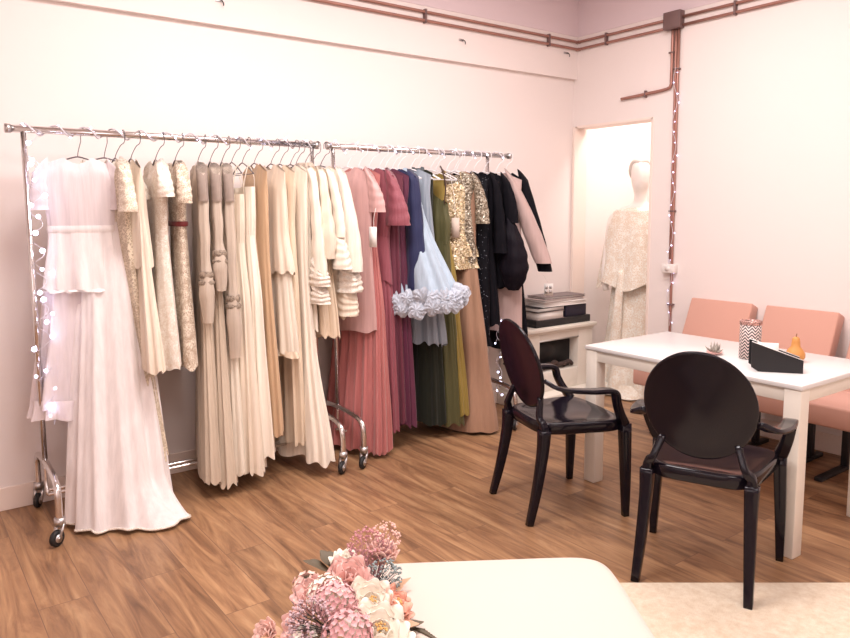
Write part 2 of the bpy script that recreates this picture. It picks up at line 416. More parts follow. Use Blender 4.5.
def ruffle(a, b, z, h, k=22, amp=.012, seed=0, n=150, u0=0, v0=0):
    rnd = random.Random(seed); p = rnd.uniform(0, 6); bm = BM(); rings = []
    for j in range(6):
        q = j/5; ring = []
        for i in range(n):
            th = 2*PI*i/n; w_ = 1+0; e = amp*q*(math.sin(k*th+p)+.5*math.sin(k*1.7*th))
            ring.append(bm.verts.new((u0+(a+.012*q+e)*math.cos(th), v0+(b+.012*q+e)*math.sin(th), z-h*q+.004*math.sin(k*th*.5)*q)))
        rings.append(ring)
    for A, B in zip(rings, rings[1:]):
        for k_ in range(n): bm.faces.new((A[k_], A[(k_+1) % n], B[(k_+1) % n], B[k_]))
    return bm

def garment(x, phi_deg, name, label, cat, parts, white=False, hang=None, hw=.165, group=None):
    phi = math.radians(phi_deg)
    t = thing(name, label, cat, (x, RY, RZ+NECK), math.atan2(-math.cos(phi), -math.sin(phi)), group)
    for nm, bm, m in parts: obj(nm, bm, m, t)
    hanger(x, phi, hang or ' '.join(('the '+label).split()[:13]), hw, white)
    return t

# fabrics
WHT = cloth(srgb(248, 234, 236), .8, .2, .8, .3, 'tulle')
WHT2 = cloth(srgb(250, 240, 238), .8, .2, .93, .35, 'tulle')
LACEW = cloth(srgb(252, 244, 234), .8, .2, .98, 0, 'lace', 1.5, col2=srgb(228, 210, 192))
LACEC = cloth(srgb(250, 238, 220), .8, .2, .9, 0, 'lace', 1.0, col2=srgb(224, 202, 178))
LACEB = cloth(srgb(242, 226, 202), .8, .1, .75, 0, 'lace', .8, col2=srgb(222, 200, 174))
LACEG = cloth(srgb(246, 234, 216), .8, .1, .98, 0, 'lace', 1.1, col2=srgb(190, 164, 140))
CREAM = cloth(srgb(247, 230, 210), .75, .2, 1, .35)
CREAM2 = cloth(srgb(240, 218, 192), .75, .2, 1, .5)
IVORY = cloth(srgb(248, 236, 220), .7, .15, 1, .5)
IVORYS = cloth(srgb(247, 234, 216), .75, .2, .88, .5, 'tulle')
TAUPE = cloth(srgb(224, 205, 187), .75, .15, .8, .7, 'tulle')
TAUPED = cloth(srgb(178, 158, 146), .75, .1, .85, .6, 'tulle')
CHIF = cloth(srgb(226, 206, 184), .75, .2, .93, .9, 'chiffon')
BANDG = cloth(srgb(140, 122, 108), .8, 0, 1, 0, 'lace', 1.4, col2=srgb(200, 180, 160))
TAN = cloth(srgb(226, 188, 150), .7, .15, .95, .5, 'chiffon')
BLUSH = cloth(srgb(224, 178, 174), .38, .1, 1, .35, 'satin')
CORAL = cloth(srgb(214, 128, 124), .75, .3, .9, .9, 'tulle')
ROSE = cloth(srgb(170, 88, 102), .6, .2, 1, .8)
ROSED = cloth(srgb(120, 48, 70), .7, .2, 1, .6)
PLUM = cloth(srgb(108, 38, 72), .65, .2, 1, .6)
NAVY = cloth(srgb(30, 38, 88), .7, .15, 1, .5)
LBLUE = cloth(srgb(186, 204, 222), .6, .3, .96, .5, 'organza')
LBLUER = cloth(srgb(214, 220, 234), .7, .3, .8, .4, 'organza')
PALEB = cloth(srgb(164, 174, 188), .5, .2, 1, .8, 'satin')
SLATE = cloth(srgb(92, 100, 104), .6, .2, 1, 1.0)
DARKOL = cloth(srgb(42, 44, 34), .7, .2, 1, .6)
OLIVE = cloth(srgb(92, 88, 44), .6, .2, 1, .6)
MUST = cloth(srgb(168, 142, 62), .6, .2, 1, .6)
GOLD = cloth(srgb(218, 190, 146), .5, 0, 1, .5, 'sequin', 1.1, col2=srgb(252, 236, 208), metal=.25)
SILG = cloth(srgb(160, 142, 120), .4, 0, 1, .5, 'sequin', 1.2, col2=srgb(236, 226, 206), metal=.3)
TAND = cloth(srgb(190, 146, 118), .7, .2, 1, .4)
BLKS = cloth((.006, .006, .01), .5, 0, 1, .5, 'dots', 1, col2=(.45, .48, .55))
BLK = cloth((.008, .007, .011), .8, 0, 1, .5)
BLK2 = cloth((.012, .009, .015), .6, 0, 1, .7)
BLUSHC = cloth(srgb(206, 176, 170), .6, .2, 1, .3)
BROWN = cloth(srgb(86, 60, 50), .6, .1, 1, .3)
RED = cloth(srgb(140, 50, 52), .5, .1, 1, .3, 'satin')

D = {}   # default long dress profile
def P_long(sh=.185, b=.03, hem=.27, hb=.055, waist=.145):
    return [(0, sh*.98, .008), (.05, sh*.97, b), (.2, waist, b), (.45, (waist+hem)/2*.97, (b+hb)/2), (1, hem, hb)]
def P_sheath(sh=.18, b=.028, hem=.18, hb=.035): return [(0, sh, .008), (.08, sh*.93, b), (.35, sh*.8, b), (1, hem, hb)]

# --- cream side, left to right
# 1 gown with lace bodice, flared skirt and train
x, ph = .895, 100
def train_skirt():
    bm = BM(); n = 150; rows = 44; rings = []
    for j in range(rows+1):
        t = j/rows; z = -.30-(1.765-.30-.012)*t+0
        a = .125+.115*t**1.0; bdep = .045+.17*t
        ring = []
        for i in range(n):
            th = 2*PI*i/n; c, s = math.cos(th), math.sin(th)
            wv = math.sin(13*th+.6*math.sin(3*t))*.6+math.sin(7*th+1+t)*.6+math.sin(23*th+2)*.25
            am = .022*t**.8
            d = math.atan2(math.sin(th-2.25), math.cos(th-2.25))
            tr = 1+.66*math.exp(-(d/.40)**2)*max(0, (t-.86)/.14)**1.4
            u = c*a*tr+c*am*wv; v = s*bdep*tr+s*am*wv*1.1
            zz = z
            if t > .86: zz = max(z, -1.753+.006*(1+math.sin(9*th)))
            ring.append(bm.verts.new((u+.015*t, v+.15*t, zz)))
        rings.append(ring)
    for A, B in zip(rings, rings[1:]):
        for k in range(n): bm.faces.new((A[k], A[(k+1) % n], B[(k+1) % n], B[k]))
    return bm
def hem_cord():
    bm = train_skirt(); bm.verts.ensure_lookup_table(); n = 150
    P = [v.co.copy() for v in bm.verts[-n:]]; bm.free(); P.append(P[0].copy())
    return tube(BM(), [p*1+Vector((0, 0, .003)) for p in P], .0055, 6, 1)
garment(x, ph, 'wedding_gown', 'long white tulle wedding gown with lace bodice and train spread on the floor', 'wedding dress', [
    ('lace_bodice', body(.33, [(0, .14, .008), (.15, .15, .04), (.6, .14, .05), (1, .125, .045)], sh=.15, seed=1, pl=(7, .003), hemw=0, mrows=18), LACEW),
    ('lace_sleeve', sleeve(1, .15, [.04, .045, .05], .03, start=(.125, -.05), seed=2), LACEW), ('lace_sleeve', sleeve(-1, .15, [.04, .045, .05], .03, start=(.125, -.05), seed=3), LACEW),
    ('train_skirt', train_skirt(), WHT2), ('hem_cord', hem_cord(), LACEW)])
# 2 sheer layered dress in front
garment(.775, 106, 'tulle_dress', 'sheer lilac white tulle dress with short overskirt, first on the rack', 'wedding dress', [
    ('bodice', body(.34, [(0, .17, .01), (.2, .175, .035), (.7, .15, .045), (1, .145, .045)], seed=4, pl=(8, .004), hemw=0, mrows=18), WHT),
    ('waist_band', band(.147, .047, -.325, .035), WHT2),
    ('sleeve', sleeve(1, .2, [.045, .055, .055], .0, seed=5), WHT), ('sleeve', sleeve(-1, .2, [.045, .055, .055], .0, seed=6), WHT),
    ('overskirt', body(.29, [(0, .147, .047), (1, .18, .085)], neck=9, sh=.2, drop=0, dip=0, seed=7, pl=(12, .012), z0=-.345, p0=0, mrows=18), WHT2),
    ('overskirt_hem', ruffle(.185, .09, -.628, .012, 12, .01, 5), WHT2),
    ('long_skirt', body(.85, [(0, .14, .04), (.4, .17, .06), (1, .2, .1)], neck=9, drop=0, dip=0, seed=8, pl=(14, .014), z0=-.36, p0=0, mrows=26, lean=.06), WHT),
    ('skirt_ruffle', ruffle(.21, .11, -1.16, .09, 16, .014, 6, u0=.06), WHT)])
# 3 lace dress with short sleeves and sheer lace skirt
garment(0.945, 0, 'lace_gown', 'long sheer beige lace gown with short flared sleeves', 'dress', [
    ('body', body(1.5, [(0, .18, .008), (.06, .17, .03), (.22, .14, .03), (.5, .17, .035), (1, .22, .05)], seed=9, pl=(8, .01), drop=.05, vlean=.10), LACEB),
    ('sleeve', sleeve(1, .21, [.045, .055, .07], .04, seed=10), LACEC), ('sleeve', sleeve(-1, .21, [.045, .055, .07], .04, seed=11), LACEC)])
# 4 cream chiffon with overlay
garment(1.02, 2, 'cream_dress', 'plain cream chiffon dress with a shorter overlay, beside the beige lace gown', 'dress', [
    ('overlay', body(.53, [(0, .18, .01), (.2, .175, .036), (1, .2, .05)], seed=12, pl=(7, .008)), CREAM),
    ('skirt', body(1.02, [(0, .14, .01), (.4, .22, .03), (1, .335, .05)], seed=13, pl=(12, .012), neck=.05, drop=.05, dip=.05, lean=.02, z0=-.01), CREAM)])
# 5 white lace short
garment(1.14, 6, 'lace_dress', 'white lace short dress with scalloped hem and cap sleeves', 'dress', [
    ('body', body(1.04, [(0, .18, .01), (.1, .17, .036), (.35, .15, .036), (1, .26, .055)], seed=14, pl=(6, .008), hemw=.008), LACEW),
    ('lining', body(.98, [(0, .16, .004), (.1, .155, .028), (.35, .14, .028), (1, .24, .045)], seed=14, pl=(6, .008), z0=-.03, hemw=.008), CREAM),
    ('sleeve', sleeve(1, .14, [.045, .06, .065], .05, seed=15), LACEW), ('sleeve', sleeve(-1, .14, [.045, .06, .065], .05, seed=16), LACEW)])
# 6 guipure with red belt
garment(1.24, 8, 'belted_lace_dress', 'heavy cream lace dress with a thin dark red belt', 'dress', [
    ('body', body(1.06, [(0, .18, .01), (.1, .165, .034), (.32, .135, .03), (1, .21, .045)], seed=17, pl=(5, .006), hemw=.008), LACEG),
    ('belt', band(.141, .037, -.31, .026, .004), RED),
    ('sleeve', sleeve(1, .17, [.045, .055, .06], .05, seed=18), LACEG), ('sleeve', sleeve(-1, .17, [.045, .055, .06], .05, seed=19), LACEG)])
# 7-9 taupe boho gowns with banded sleeves
def boho(x, phi, label, seed, slen, hem, hemz=1.68, skirt=CHIF):
    c = 9*seed
    z = -.05-slen*.66
    return garment(x, phi, 'long_sleeve_gown', label, 'dress', [
        ('body', body(hemz, [(0, .175, .008), (.06, .165, .028), (.25, .125, .028), (.55, .18, .036), (1, hem, .06)], seed=c, pl=(15, .012), hemw=.012), skirt),
        ('sleeve', sleeve(1, slen, [.032, .031, .031, .027, .048, .032], .035, seed=c+1, wr=.003, flat=.8, n=24, rows=30), TAUPE), ('sleeve', sleeve(-1, slen, [.032, .03, .03, .036, .05, .03], .035, seed=c+2, wr=.003, flat=.8), TAUPE),
        ('shoulder_trim', sleeve(1, .16, [.034, .033, .032], .02, seed=c+3, wr=.001, flat=.82), TAUPED),
        ('cuff_band', lathe(BM(), [(.034, z), (.039, z-.012), (.039, z-.024), (.034, z-.036)], 20, (.196, 0, 0), False), BANDG),
        ('cuff_band', lathe(BM(), [(.036, z-.046), (.043, z-.056), (.038, z-.07)], 20, (.198, 0, 0), False), BANDG)], group=None)
boho(1.36, 14, 'taupe sheer gown with lace cuffed sleeve ending above its pleated skirt', 3, .78, .25)
boho(1.425, 12, 'sheer grey beige gown with dark shoulder, between two similar banded gowns', 4, .62, .27, 1.70)
boho(1.49, 12, 'greige gown with longest banded sleeve, beside the strappy cream gowns', 5, .98, .26, 1.66, IVORYS)
# 10, 11 strappy gowns
def strappy(x, phi, label, seed, top, hem, m, hl):
    c = 11*seed
    def sp(s_):
        st = BM(); p = [(s_*.10, 0, -.015), (s_*.105, .025, -top*.6), (s_*.09, .03, -top-.01)]
        return tube(st, [(p[2][0], -.03, p[2][2]), (p[1][0], -.025, p[1][2])]+p, .0025, 5, 3)
    return garment(x, phi, 'strappy_gown', label, 'dress', [
        ('strap', sp(1), m), ('strap', sp(-1), m),
        ('bodice', body(.27, [(0, .15, .032), (.5, .14, .036), (1, .125, .034)], neck=.05, dip=.03, drop=-.0, seed=c, pl=(22, .003), z0=-top, hemw=0, mrows=14, p0=0), m),
        ('skirt', body(hl-top-.26, [(0, .127, .035), (.3, .19, .042), (1, hem, .07)], neck=9, drop=0, dip=0, seed=c+1, pl=(14, .016), z0=-top-.26, p0=0), m)])
strappy(1.545, 4, 'strappy cream gown with smocked bodice, its straps hanging low', 6, .17, .27, CREAM, 1.67)
strappy(1.605, 2, 'plain ivory gown on thin straps beside the smocked bodice gown', 7, .13, .25, IVORY, 1.60)
# 12 tan chiffon
garment(1.675, 2, 'chiffon_gown', 'warm tan sheer chiffon gown between ivory gowns', 'dress', [
    ('body', body(1.48, [(0, .175, .008), (.08, .165, .03), (.3, .16, .032), (1, .27, .05)], seed=60, pl=(10, .012)), TAN)])
# 13 peplum
garment(1.775, 0, 'tiered_dress', 'ivory sheer dress with two short tiers ending at knee height', 'dress', [
    ('body', body(.6, [(0, .175, .01), (.2, .165, .036), (.6, .17, .04), (1, .225, .05)], seed=61, pl=(9, .007)), CREAM),
    ('tier', body(.55, [(0, .18, .04), (1, .25, .055)], neck=9, drop=0, dip=0, z0=-.5, seed=62, pl=(12, .01), p0=0), IVORYS),
    ('hem_band', ruffle(.255, .058, -1.03, .035, 12, .006, 8), CREAM2)])
# 14 beige under gown
garment(1.83, 0, 'beige_gown', 'pale beige long gown mostly hidden behind the tiered ivory dress', 'dress', [
    ('body', body(1.58, P_long(hem=.2, hb=.04), seed=63, pl=(11, .012)), CREAM2)])
# 15 ivory A line
garment(1.895, -6, 'flared_gown', 'smooth ivory gown with wide flared hem near the middle of the racks', 'dress', [
    ('body', body(1.68, [(0, .17, .008), (.08, .16, .03), (.3, .15, .032), (.6, .19, .045), (1, .31, .09)], seed=64, pl=(9, .02), hemw=.012, lean=.01), IVORY)])
# 16 lace sleeve blouse
garment(1.93, -6, 'lace_blouse', 'ivory blouse with long lace bell sleeve edged in ruffles', 'blouse', [
    ('body', body(.95, P_sheath(.17), seed=65, pl=(7, .008)), IVORY),
    ('sleeve', sleeve(1, .58, [.035, .037, .04, .05, .062], .05, seed=66, wr=.005), IVORY), ('sleeve', sleeve(-1, .58, [.035, .037, .04, .05, .062], .05, seed=67), IVORY),
    ('sleeve_ruffle', sleeve(1, .13, [.055, .07, .075], .01, start=(.21, -.55), seed=68, wr=.008), LACEW),
    ('sleeve_ruffle', sleeve(1, .12, [.055, .065, .07], .01, start=(.21, -.66), seed=69, wr=.008), LACEW)])
garment(1.985, -8, 'flower_neck_dress', 'cream dress with small gathered flowers at the neck', 'dress', [
    ('body', body(.98, P_sheath(.17, hem=.2), seed=70, pl=(8, .01)), CREAM2),
    ('sleeve', sleeve(1, .48, [.036, .04, .05, .065, .05], .05, seed=71, wr=.005, fwd=-.01), CREAM), ('sleeve', sleeve(-1, .48, [.036, .04, .05, .065, .05], .05, seed=72), CREAM),
    ('neck_flowers', ruffle(.07, .03, .015, .05, 9, .012, 9), TAUPE)])
garment(2.03, -12, 'bell_sleeve_dress', 'ivory dress whose sleeve widens into a gathered cuff', 'dress', [
    ('body', body(.99, P_sheath(.17, hem=.22), seed=73, pl=(8, .01)), CREAM2),
    ('sleeve', sleeve(1, .36, [.036, .038, .042], .07, seed=74, wr=.003), IVORY), ('sleeve', sleeve(-1, .36, [.036, .038, .042], .07, seed=75), IVORY),
    ('cuff', sleeve(1, .19, [.04, .058, .072], .01, start=(.235, -.40), seed=76, wr=.006), IVORY)])
garment(2.09, -18, 'cardigan', 'ivory ribbed jacket with tiered ruffle hem, last of the cream clothes', 'jacket', [
    ('body', body(.74, [(0, .185, .01), (.1, .185, .036), (1, .205, .05)], seed=77, pl=(10, .008)), IVORY),
    ('lining', body(.88, [(0, .17, .004), (.2, .165, .025), (1, .2, .04)], seed=78, pl=(9, .006)), CREAM2),
    ('sleeve', sleeve(1, .56, [.042, .05, .058, .064, .066], .075, seed=79, wr=.002, flat=.7, n=44), cloth(srgb(246, 234, 220), .85, .2, 1, 1.0, 'ribbed')), ('sleeve', sleeve(-1, .56, [.042, .05, .058, .064], .075, seed=80, wr=.002), IVORY),
    ('hem_ruffle', sleeve(1, .17, [.07, .078, .08], .01, start=(.20, -.56), seed=81, wr=.007, flat=.75, n=44), LACEW),
    ('hem_ruffle', sleeve(1, .17, [.062, .066, .066], 0, start=(.20, -.70), seed=82, wr=.006, flat=.75, n=44), CREAM)])

# --- coloured side
def price_tag(bm, p, rz=0, h=.085):
    box(bm, p[0]-.026, p[0]+.026, p[1]-.0008, p[1]+.0008, p[2]-h, p[2])
    return bm
t = garment(2.27, -24, 'satin_dress', 'short blush pink satin dress with a white price tag', 'dress', [
    ('body', body(.99, [(0, .185, .01), (.1, .18, .034), (.4, .17, .034), (1, .20, .045)], seed=90, pl=(5, .006)), BLUSH),
    ('sleeve', sleeve(1, .22, [.045, .052, .056], .05, seed=91, wr=.003), BLUSH), ('sleeve', sleeve(-1, .22, [.045, .052, .056], .05, seed=92, wr=.003), BLUSH),
    ('string', tube(BM(), [(.225, -.03, -.24), (.222, -.05, -.3), (.22, -.05, -.36)], .0015, 5, 3), M_CARD),
    ('price_tag', price_tag(BM(), (.215, -.052, -.355), 0, .12), M_CARD)], white=True)
garment(2.35, -18, 'tulle_gown', 'long salmon coral tulle gown with fine pleats', 'dress', [
    ('bodice', body(.42, [(0, .17, .01), (.2, .16, .03), (1, .13, .03)], seed=93, pl=(8, .004), hemw=0, mrows=16), CORAL),
    ('skirt', body(1.32, [(0, .13, .03), (.4, .19, .05), (1, .24, .095)], neck=9, drop=0, dip=0, z0=-.41, seed=94, pl=(24, .014), p0=0, n=190, vlean=-.05), CORAL)], white=True)
garment(2.425, -22, 'draped_gown', 'dusty rose gown with draped short sleeve and ruched waist', 'dress', [
    ('body', body(1.64, [(0, .185, .01), (.08, .18, .034), (.25, .14, .034), (.6, .165, .04), (1, .185, .05)], seed=95, pl=(12, .012)), ROSE),
    ('ruching', body(.28, [(0, .14, .038), (1, .165, .042)], neck=9, drop=0, dip=0, z0=-.42, seed=96, pl=(4, .003), p0=0), ROSE),
    ('sleeve', sleeve(1, .3, [.05, .06, .075, .085], .05, seed=97, wr=.005), ROSE), ('sleeve', sleeve(-1, .3, [.05, .06, .075, .085], .05, seed=98), ROSE)], white=True)
garment(2.50, -20, 'wine_gown', 'dark wine gown seen edgewise behind the dusty rose sleeve', 'dress', [
    ('body', body(1.6, P_long(hem=.18), seed=99, pl=(11, .012)), ROSED)], white=True)
garment(2.545, -20, 'plum_gown', 'long plain plum gown next to the navy dress', 'dress', [
    ('body', body(1.62, P_long(hem=.21, hb=.05), seed=100, pl=(10, .014)), PLUM)], white=True)
garment(2.60, -18, 'navy_dress', 'navy blue short dress beside the pale blue cape dress', 'dress', [
    ('body', body(.74, [(0, .185, .01), (.1, .18, .034), (1, .19, .045)], seed=101, pl=(5, .006), hemw=.002), NAVY),
    ('sleeve', sleeve(1, .70, [.045, .055, .065, .07], .02, seed=102, wr=.004, flat=.9), NAVY), ('sleeve', sleeve(-1, .6, [.045, .055, .06, .062], .03, seed=103), NAVY)], white=True)
# pale blue cape dress
def rosette(bm, c, r, rnd):
    nrm = Vector((rnd.uniform(-.5, .5), -1, rnd.uniform(-.5, .3))).normalized()
    a = nrm.orthogonal().normalized(); bb = nrm.cross(a); n = 30; p = rnd.uniform(0, 6)
    for lay in range(3):
        rings = []
        for j in range(4):
            q = j/3; ring = []
            for i in range(n):
                th = 2*PI*i/n; rr = r*q*(1-.2*lay)*(1+.12*math.sin(5*th+p)); h = (.03*(1-lay*.35))*(1-q)+.25*r*q*math.sin(9*th+p+lay*2)*.6
                ring.append(bm.verts.new(Vector(c)+a*math.cos(th)*rr+bb*math.sin(th)*rr+nrm*(h+lay*.012)))
            rings.append(ring)
        for A, B in zip(rings, rings[1:]):
            for k in range(n): bm.faces.new((A[k], A[(k+1) % n], B[(k+1) % n], B[k]))
rb = math.radians(-30)
t = garment(2.64, -32, 'cape_dress', 'pale blue cape dress with a rosette ruffle hem', 'dress', [
    ('body', body(.80, [(0, .12, .01), (.08, .12, .035), (.3, .14, .055), (1, .27, .12)], seed=104, pl=(9, .02), neck=.05, drop=.06, hemw=.005, z0=.01, vlean=-.05, lean=.155), LBLUE)], white=True)
rnd = random.Random(5)
for k in range(24):
    th = 2*PI*k/24+rnd.uniform(-.06, .06); bb = BM()
    rosette(bb, (.155+.27*math.cos(th), -.05+.125*math.sin(th), -.815+.03*math.cos(th)+rnd.uniform(-.02, .02)), rnd.uniform(.055, .072), rnd)
    obj('rosette', bb, LBLUER, t)
for k in range(8):
    th = PI+PI*(k+.5)/8; bb = BM()
    rosette(bb, (.155+.26*math.cos(th), -.06+.13*math.sin(th), -.87+.03*math.cos(th)+rnd.uniform(-.025, .025)), rnd.uniform(.05, .065), rnd)
    obj('rosette', bb, LBLUER, t)
garment(2.74, -26, 'pleated_dress', 'pale grey blue pleated dress showing below the rosette ruffle', 'dress', [
    ('body', body(1.12, [(0, .15, .01), (.1, .14, .03), (.5, .17, .035), (1, .235, .05)], seed=106, pl=(16, .018), hemw=.012), PALEB)], white=True)
garment(2.80, -24, 'crinkled_dress', 'slate grey crinkled dress with gathered shoulder', 'dress', [
    ('body', body(.95, [(0, .045, .012), (.1, .07, .034), (1, .14, .04)], seed=107, pl=(14, .012), z0=.02, neck=.03), SLATE),
    ('shoulder_ruffle', ruffle(.03, .02, .01, .13, 9, .018, 3), SLATE)], white=True)
garment(2.80, -18, 'dark_gown', 'very dark olive long gown behind the pleated grey blue dress', 'dress', [
    ('body', body(1.66, P_long(sh=.12, waist=.11, hem=.2, hb=.05), seed=108, pl=(9, .012)), DARKOL)], white=True)
st = BM()
tube(st, [(.10, .02, -.1), (.09, .03, -.02), (.06, .03, .02), (.10, -.03, .005), (.13, -.03, -.1), (.12, -.03, -.22)], .007, 8, 5, r2=.004)
garment(2.90, -24, 'olive_gown', 'olive green halter gown with brown neck strap', 'dress', [
    ('neck_strap', st, BROWN),
    ('bodice', body(.32, [(0, .13, .02), (.5, .15, .036), (1, .14, .034)], seed=109, pl=(10, .006), z0=-.16, neck=.04, dip=-.05, drop=.1, hemw=0, mrows=16), OLIVE),
    ('skirt', body(1.22, [(0, .14, .035), (1, .235, .055)], neck=9, drop=0, dip=0, z0=-.46, seed=110, pl=(10, .014), p0=0), OLIVE)], white=True)
garment(2.945, -20, 'mustard_gown', 'mustard yellow long gown seen between olive and tan skirts', 'dress', [
    ('body', body(1.62, P_long(sh=.08, hem=.24, hb=.05, waist=.08), seed=111, pl=(8, .012)), MUST)], white=True)
garment(3.035, -52, 'gold_dress', 'short gold sequined dress with a flounced hem and paper tag', 'dress', [
    ('body', body(.52, [(0, .14, .01), (.12, .15, .04), (.6, .14, .045), (1, .19, .06)], seed=112, pl=(6, .006), z0=-.06, neck=.1, drop=.01), GOLD),
    ('flounce', ruffle(.2, .068, -.55, .1, 9, .022, 2), GOLD), ('flounce', ruffle(.19, .06, -.47, .1, 8, .02, 3), GOLD),
    ('strap', tube(BM(), [(.1, .02, -.05), (.09, 0, -.01), (.1, -.03, -.06)], .004, 6, 4), GOLD),
    ('string', tube(BM(), [(.02, -.02, .0), (.05, -.06, -.16), (.06, -.07, -.32)], .0015, 5, 3), M_CARD),
    ('price_tag', price_tag(BM(), (.06, -.075, -.31), 0, .13), cloth(srgb(228, 208, 194), .8, 0, 1, 0))], white=True)
garment(3.10, -22, 'sequin_top', 'silvery brown sequined dress with short sleeve behind the gold one', 'dress', [
    ('body', body(.6, P_sheath(.165, hem=.17), seed=114, pl=(5, .004)), SILG),
    ('sleeve', sleeve(1, .3, [.04, .046, .05], .05, seed=115, wr=.003), SILG), ('sleeve', sleeve(-1, .3, [.04, .046, .05], .05, seed=116, wr=.003), SILG)], white=True)
garment(3.12, -20, 'tan_gown', 'plain tan long gown whose flared hem touches the floor', 'dress', [
    ('body', body(1.745, [(0, .16, .01), (.08, .15, .03), (.3, .14, .035), (.7, .21, .08), (1, .27, .13)], lean=.04, seed=117, pl=(6, .016), hemw=.006), TAND)], white=True)
garment(3.19, -20, 'black_sequin_dress', 'black dress covered in scattered sequins with feather hem', 'dress', [
    ('body', body(1.12, [(0, .185, .01), (.08, .18, .034), (1, .2, .045)], seed=118, pl=(5, .006)), BLKS),
    ('feather_hem', ruffle(.2, .045, -1.11, .07, 30, .014, 4), BLK)], white=True)
garment(3.27, -20, 'black_dress', 'plain black dress between the sequined dress and puff sleeve blouse', 'dress', [
    ('body', body(1.05, P_sheath(.19, hem=.21), seed=119, pl=(6, .008)), BLK),
    ('sleeve', sleeve(1, .5, [.04, .045, .05], .045, seed=120), BLK), ('sleeve', sleeve(-1, .5, [.04, .045, .05], .045, seed=121), BLK)], white=True)
garment(3.36, -24, 'puff_sleeve_blouse', 'black blouse with a large gathered puff sleeve', 'blouse', [
    ('body', body(.8, P_sheath(.18, hem=.19), seed=122, pl=(6, .008)), BLK),
    ('upper_sleeve', sleeve(1, .3, [.045, .052, .055], .045, seed=123, wr=.002), BLK),
    ('puff_sleeve', sleeve(1, .47, [.045, .085, .1, .105, .09, .035], .015, start=(.22, -.34), seed=124, wr=.006, flat=.75, n=36, up=0), BLK2),
    ('sleeve', sleeve(-1, .6, [.045, .055, .08, .1, .05], .045, seed=125), BLK)], white=True)
garment(3.475, -32, 'blush_coat', 'pale blush coat with a straight sleeve reaching forward', 'coat', [
    ('body', body(1.12, [(0, .19, .01), (.1, .185, .034), (1, .2, .06)], seed=126, pl=(5, .01)), BLUSHC),
    ('sleeve', sleeve(1, .60, [.06, .072, .07, .066, .06], .24, start=(.11, -.03), seed=127, wr=.002, flat=.7, lin=True), BLUSHC), ('sleeve', sleeve(-1, .6, [.05, .058, .06], .08, seed=128, wr=.002), BLUSHC),
    ], white=True)
garment(3.56, -26, 'black_coat', 'black coat, last garment at the right end of the rack', 'coat', [
    ('body', body(1.25, P_sheath(.15, hem=.2), seed=129, pl=(5, .008), sh=.15), BLK),
    ('sleeve', sleeve(1, .66, [.05, .055, .056, .05], .17, start=(.14, -.03), seed=130, wr=.002, flat=.7, lin=True), BLK), ('sleeve', sleeve(-1, .6, [.05, .056, .056], .08, seed=131), BLK)], white=True)

# ---------------------------------------------------------------- white table
TX0, TX1, TY0, TY1, TZ = 3.035, 3.775, 1.42, 2.605, .765
tb = thing('dining_table', 'white rectangular table with square legs in front of the pink chairs', 'table', ((TX0+TX1)/2, (TY0+TY1)/2, 0))
tb.rotation_euler.z = math.radians(-.8)
hx, hy = (TX1-TX0)/2, (TY1-TY0)/2
obj('tabletop', box(BM(), -hx, hx, -hy, hy, TZ-.022, TZ, .003), M_WHITE, tb)
for (x0, x1, y0, y1) in ((-hx+.012, -hx+.03, -hy+.07, hy-.07), (hx-.03, hx-.012, -hy+.07, hy-.07), (-hx+.07, hx-.07, -hy+.012, -hy+.03), (-hx+.07, hx-.07, hy-.03, hy-.012)):
    obj('apron', box(BM(), x0, x1, y0, y1, TZ-.082, TZ-.022, .002), M_LEG, tb)
for sx in (-1, 1):
    for sy in (-1, 1):
        cx_, cy_ = sx*(hx-.042), sy*(hy-.042)
        obj('leg', box(BM(), cx_-.037, cx_+.037, cy_-.037, cy_+.037, 0, TZ-.022, .004), M_LEG, tb)

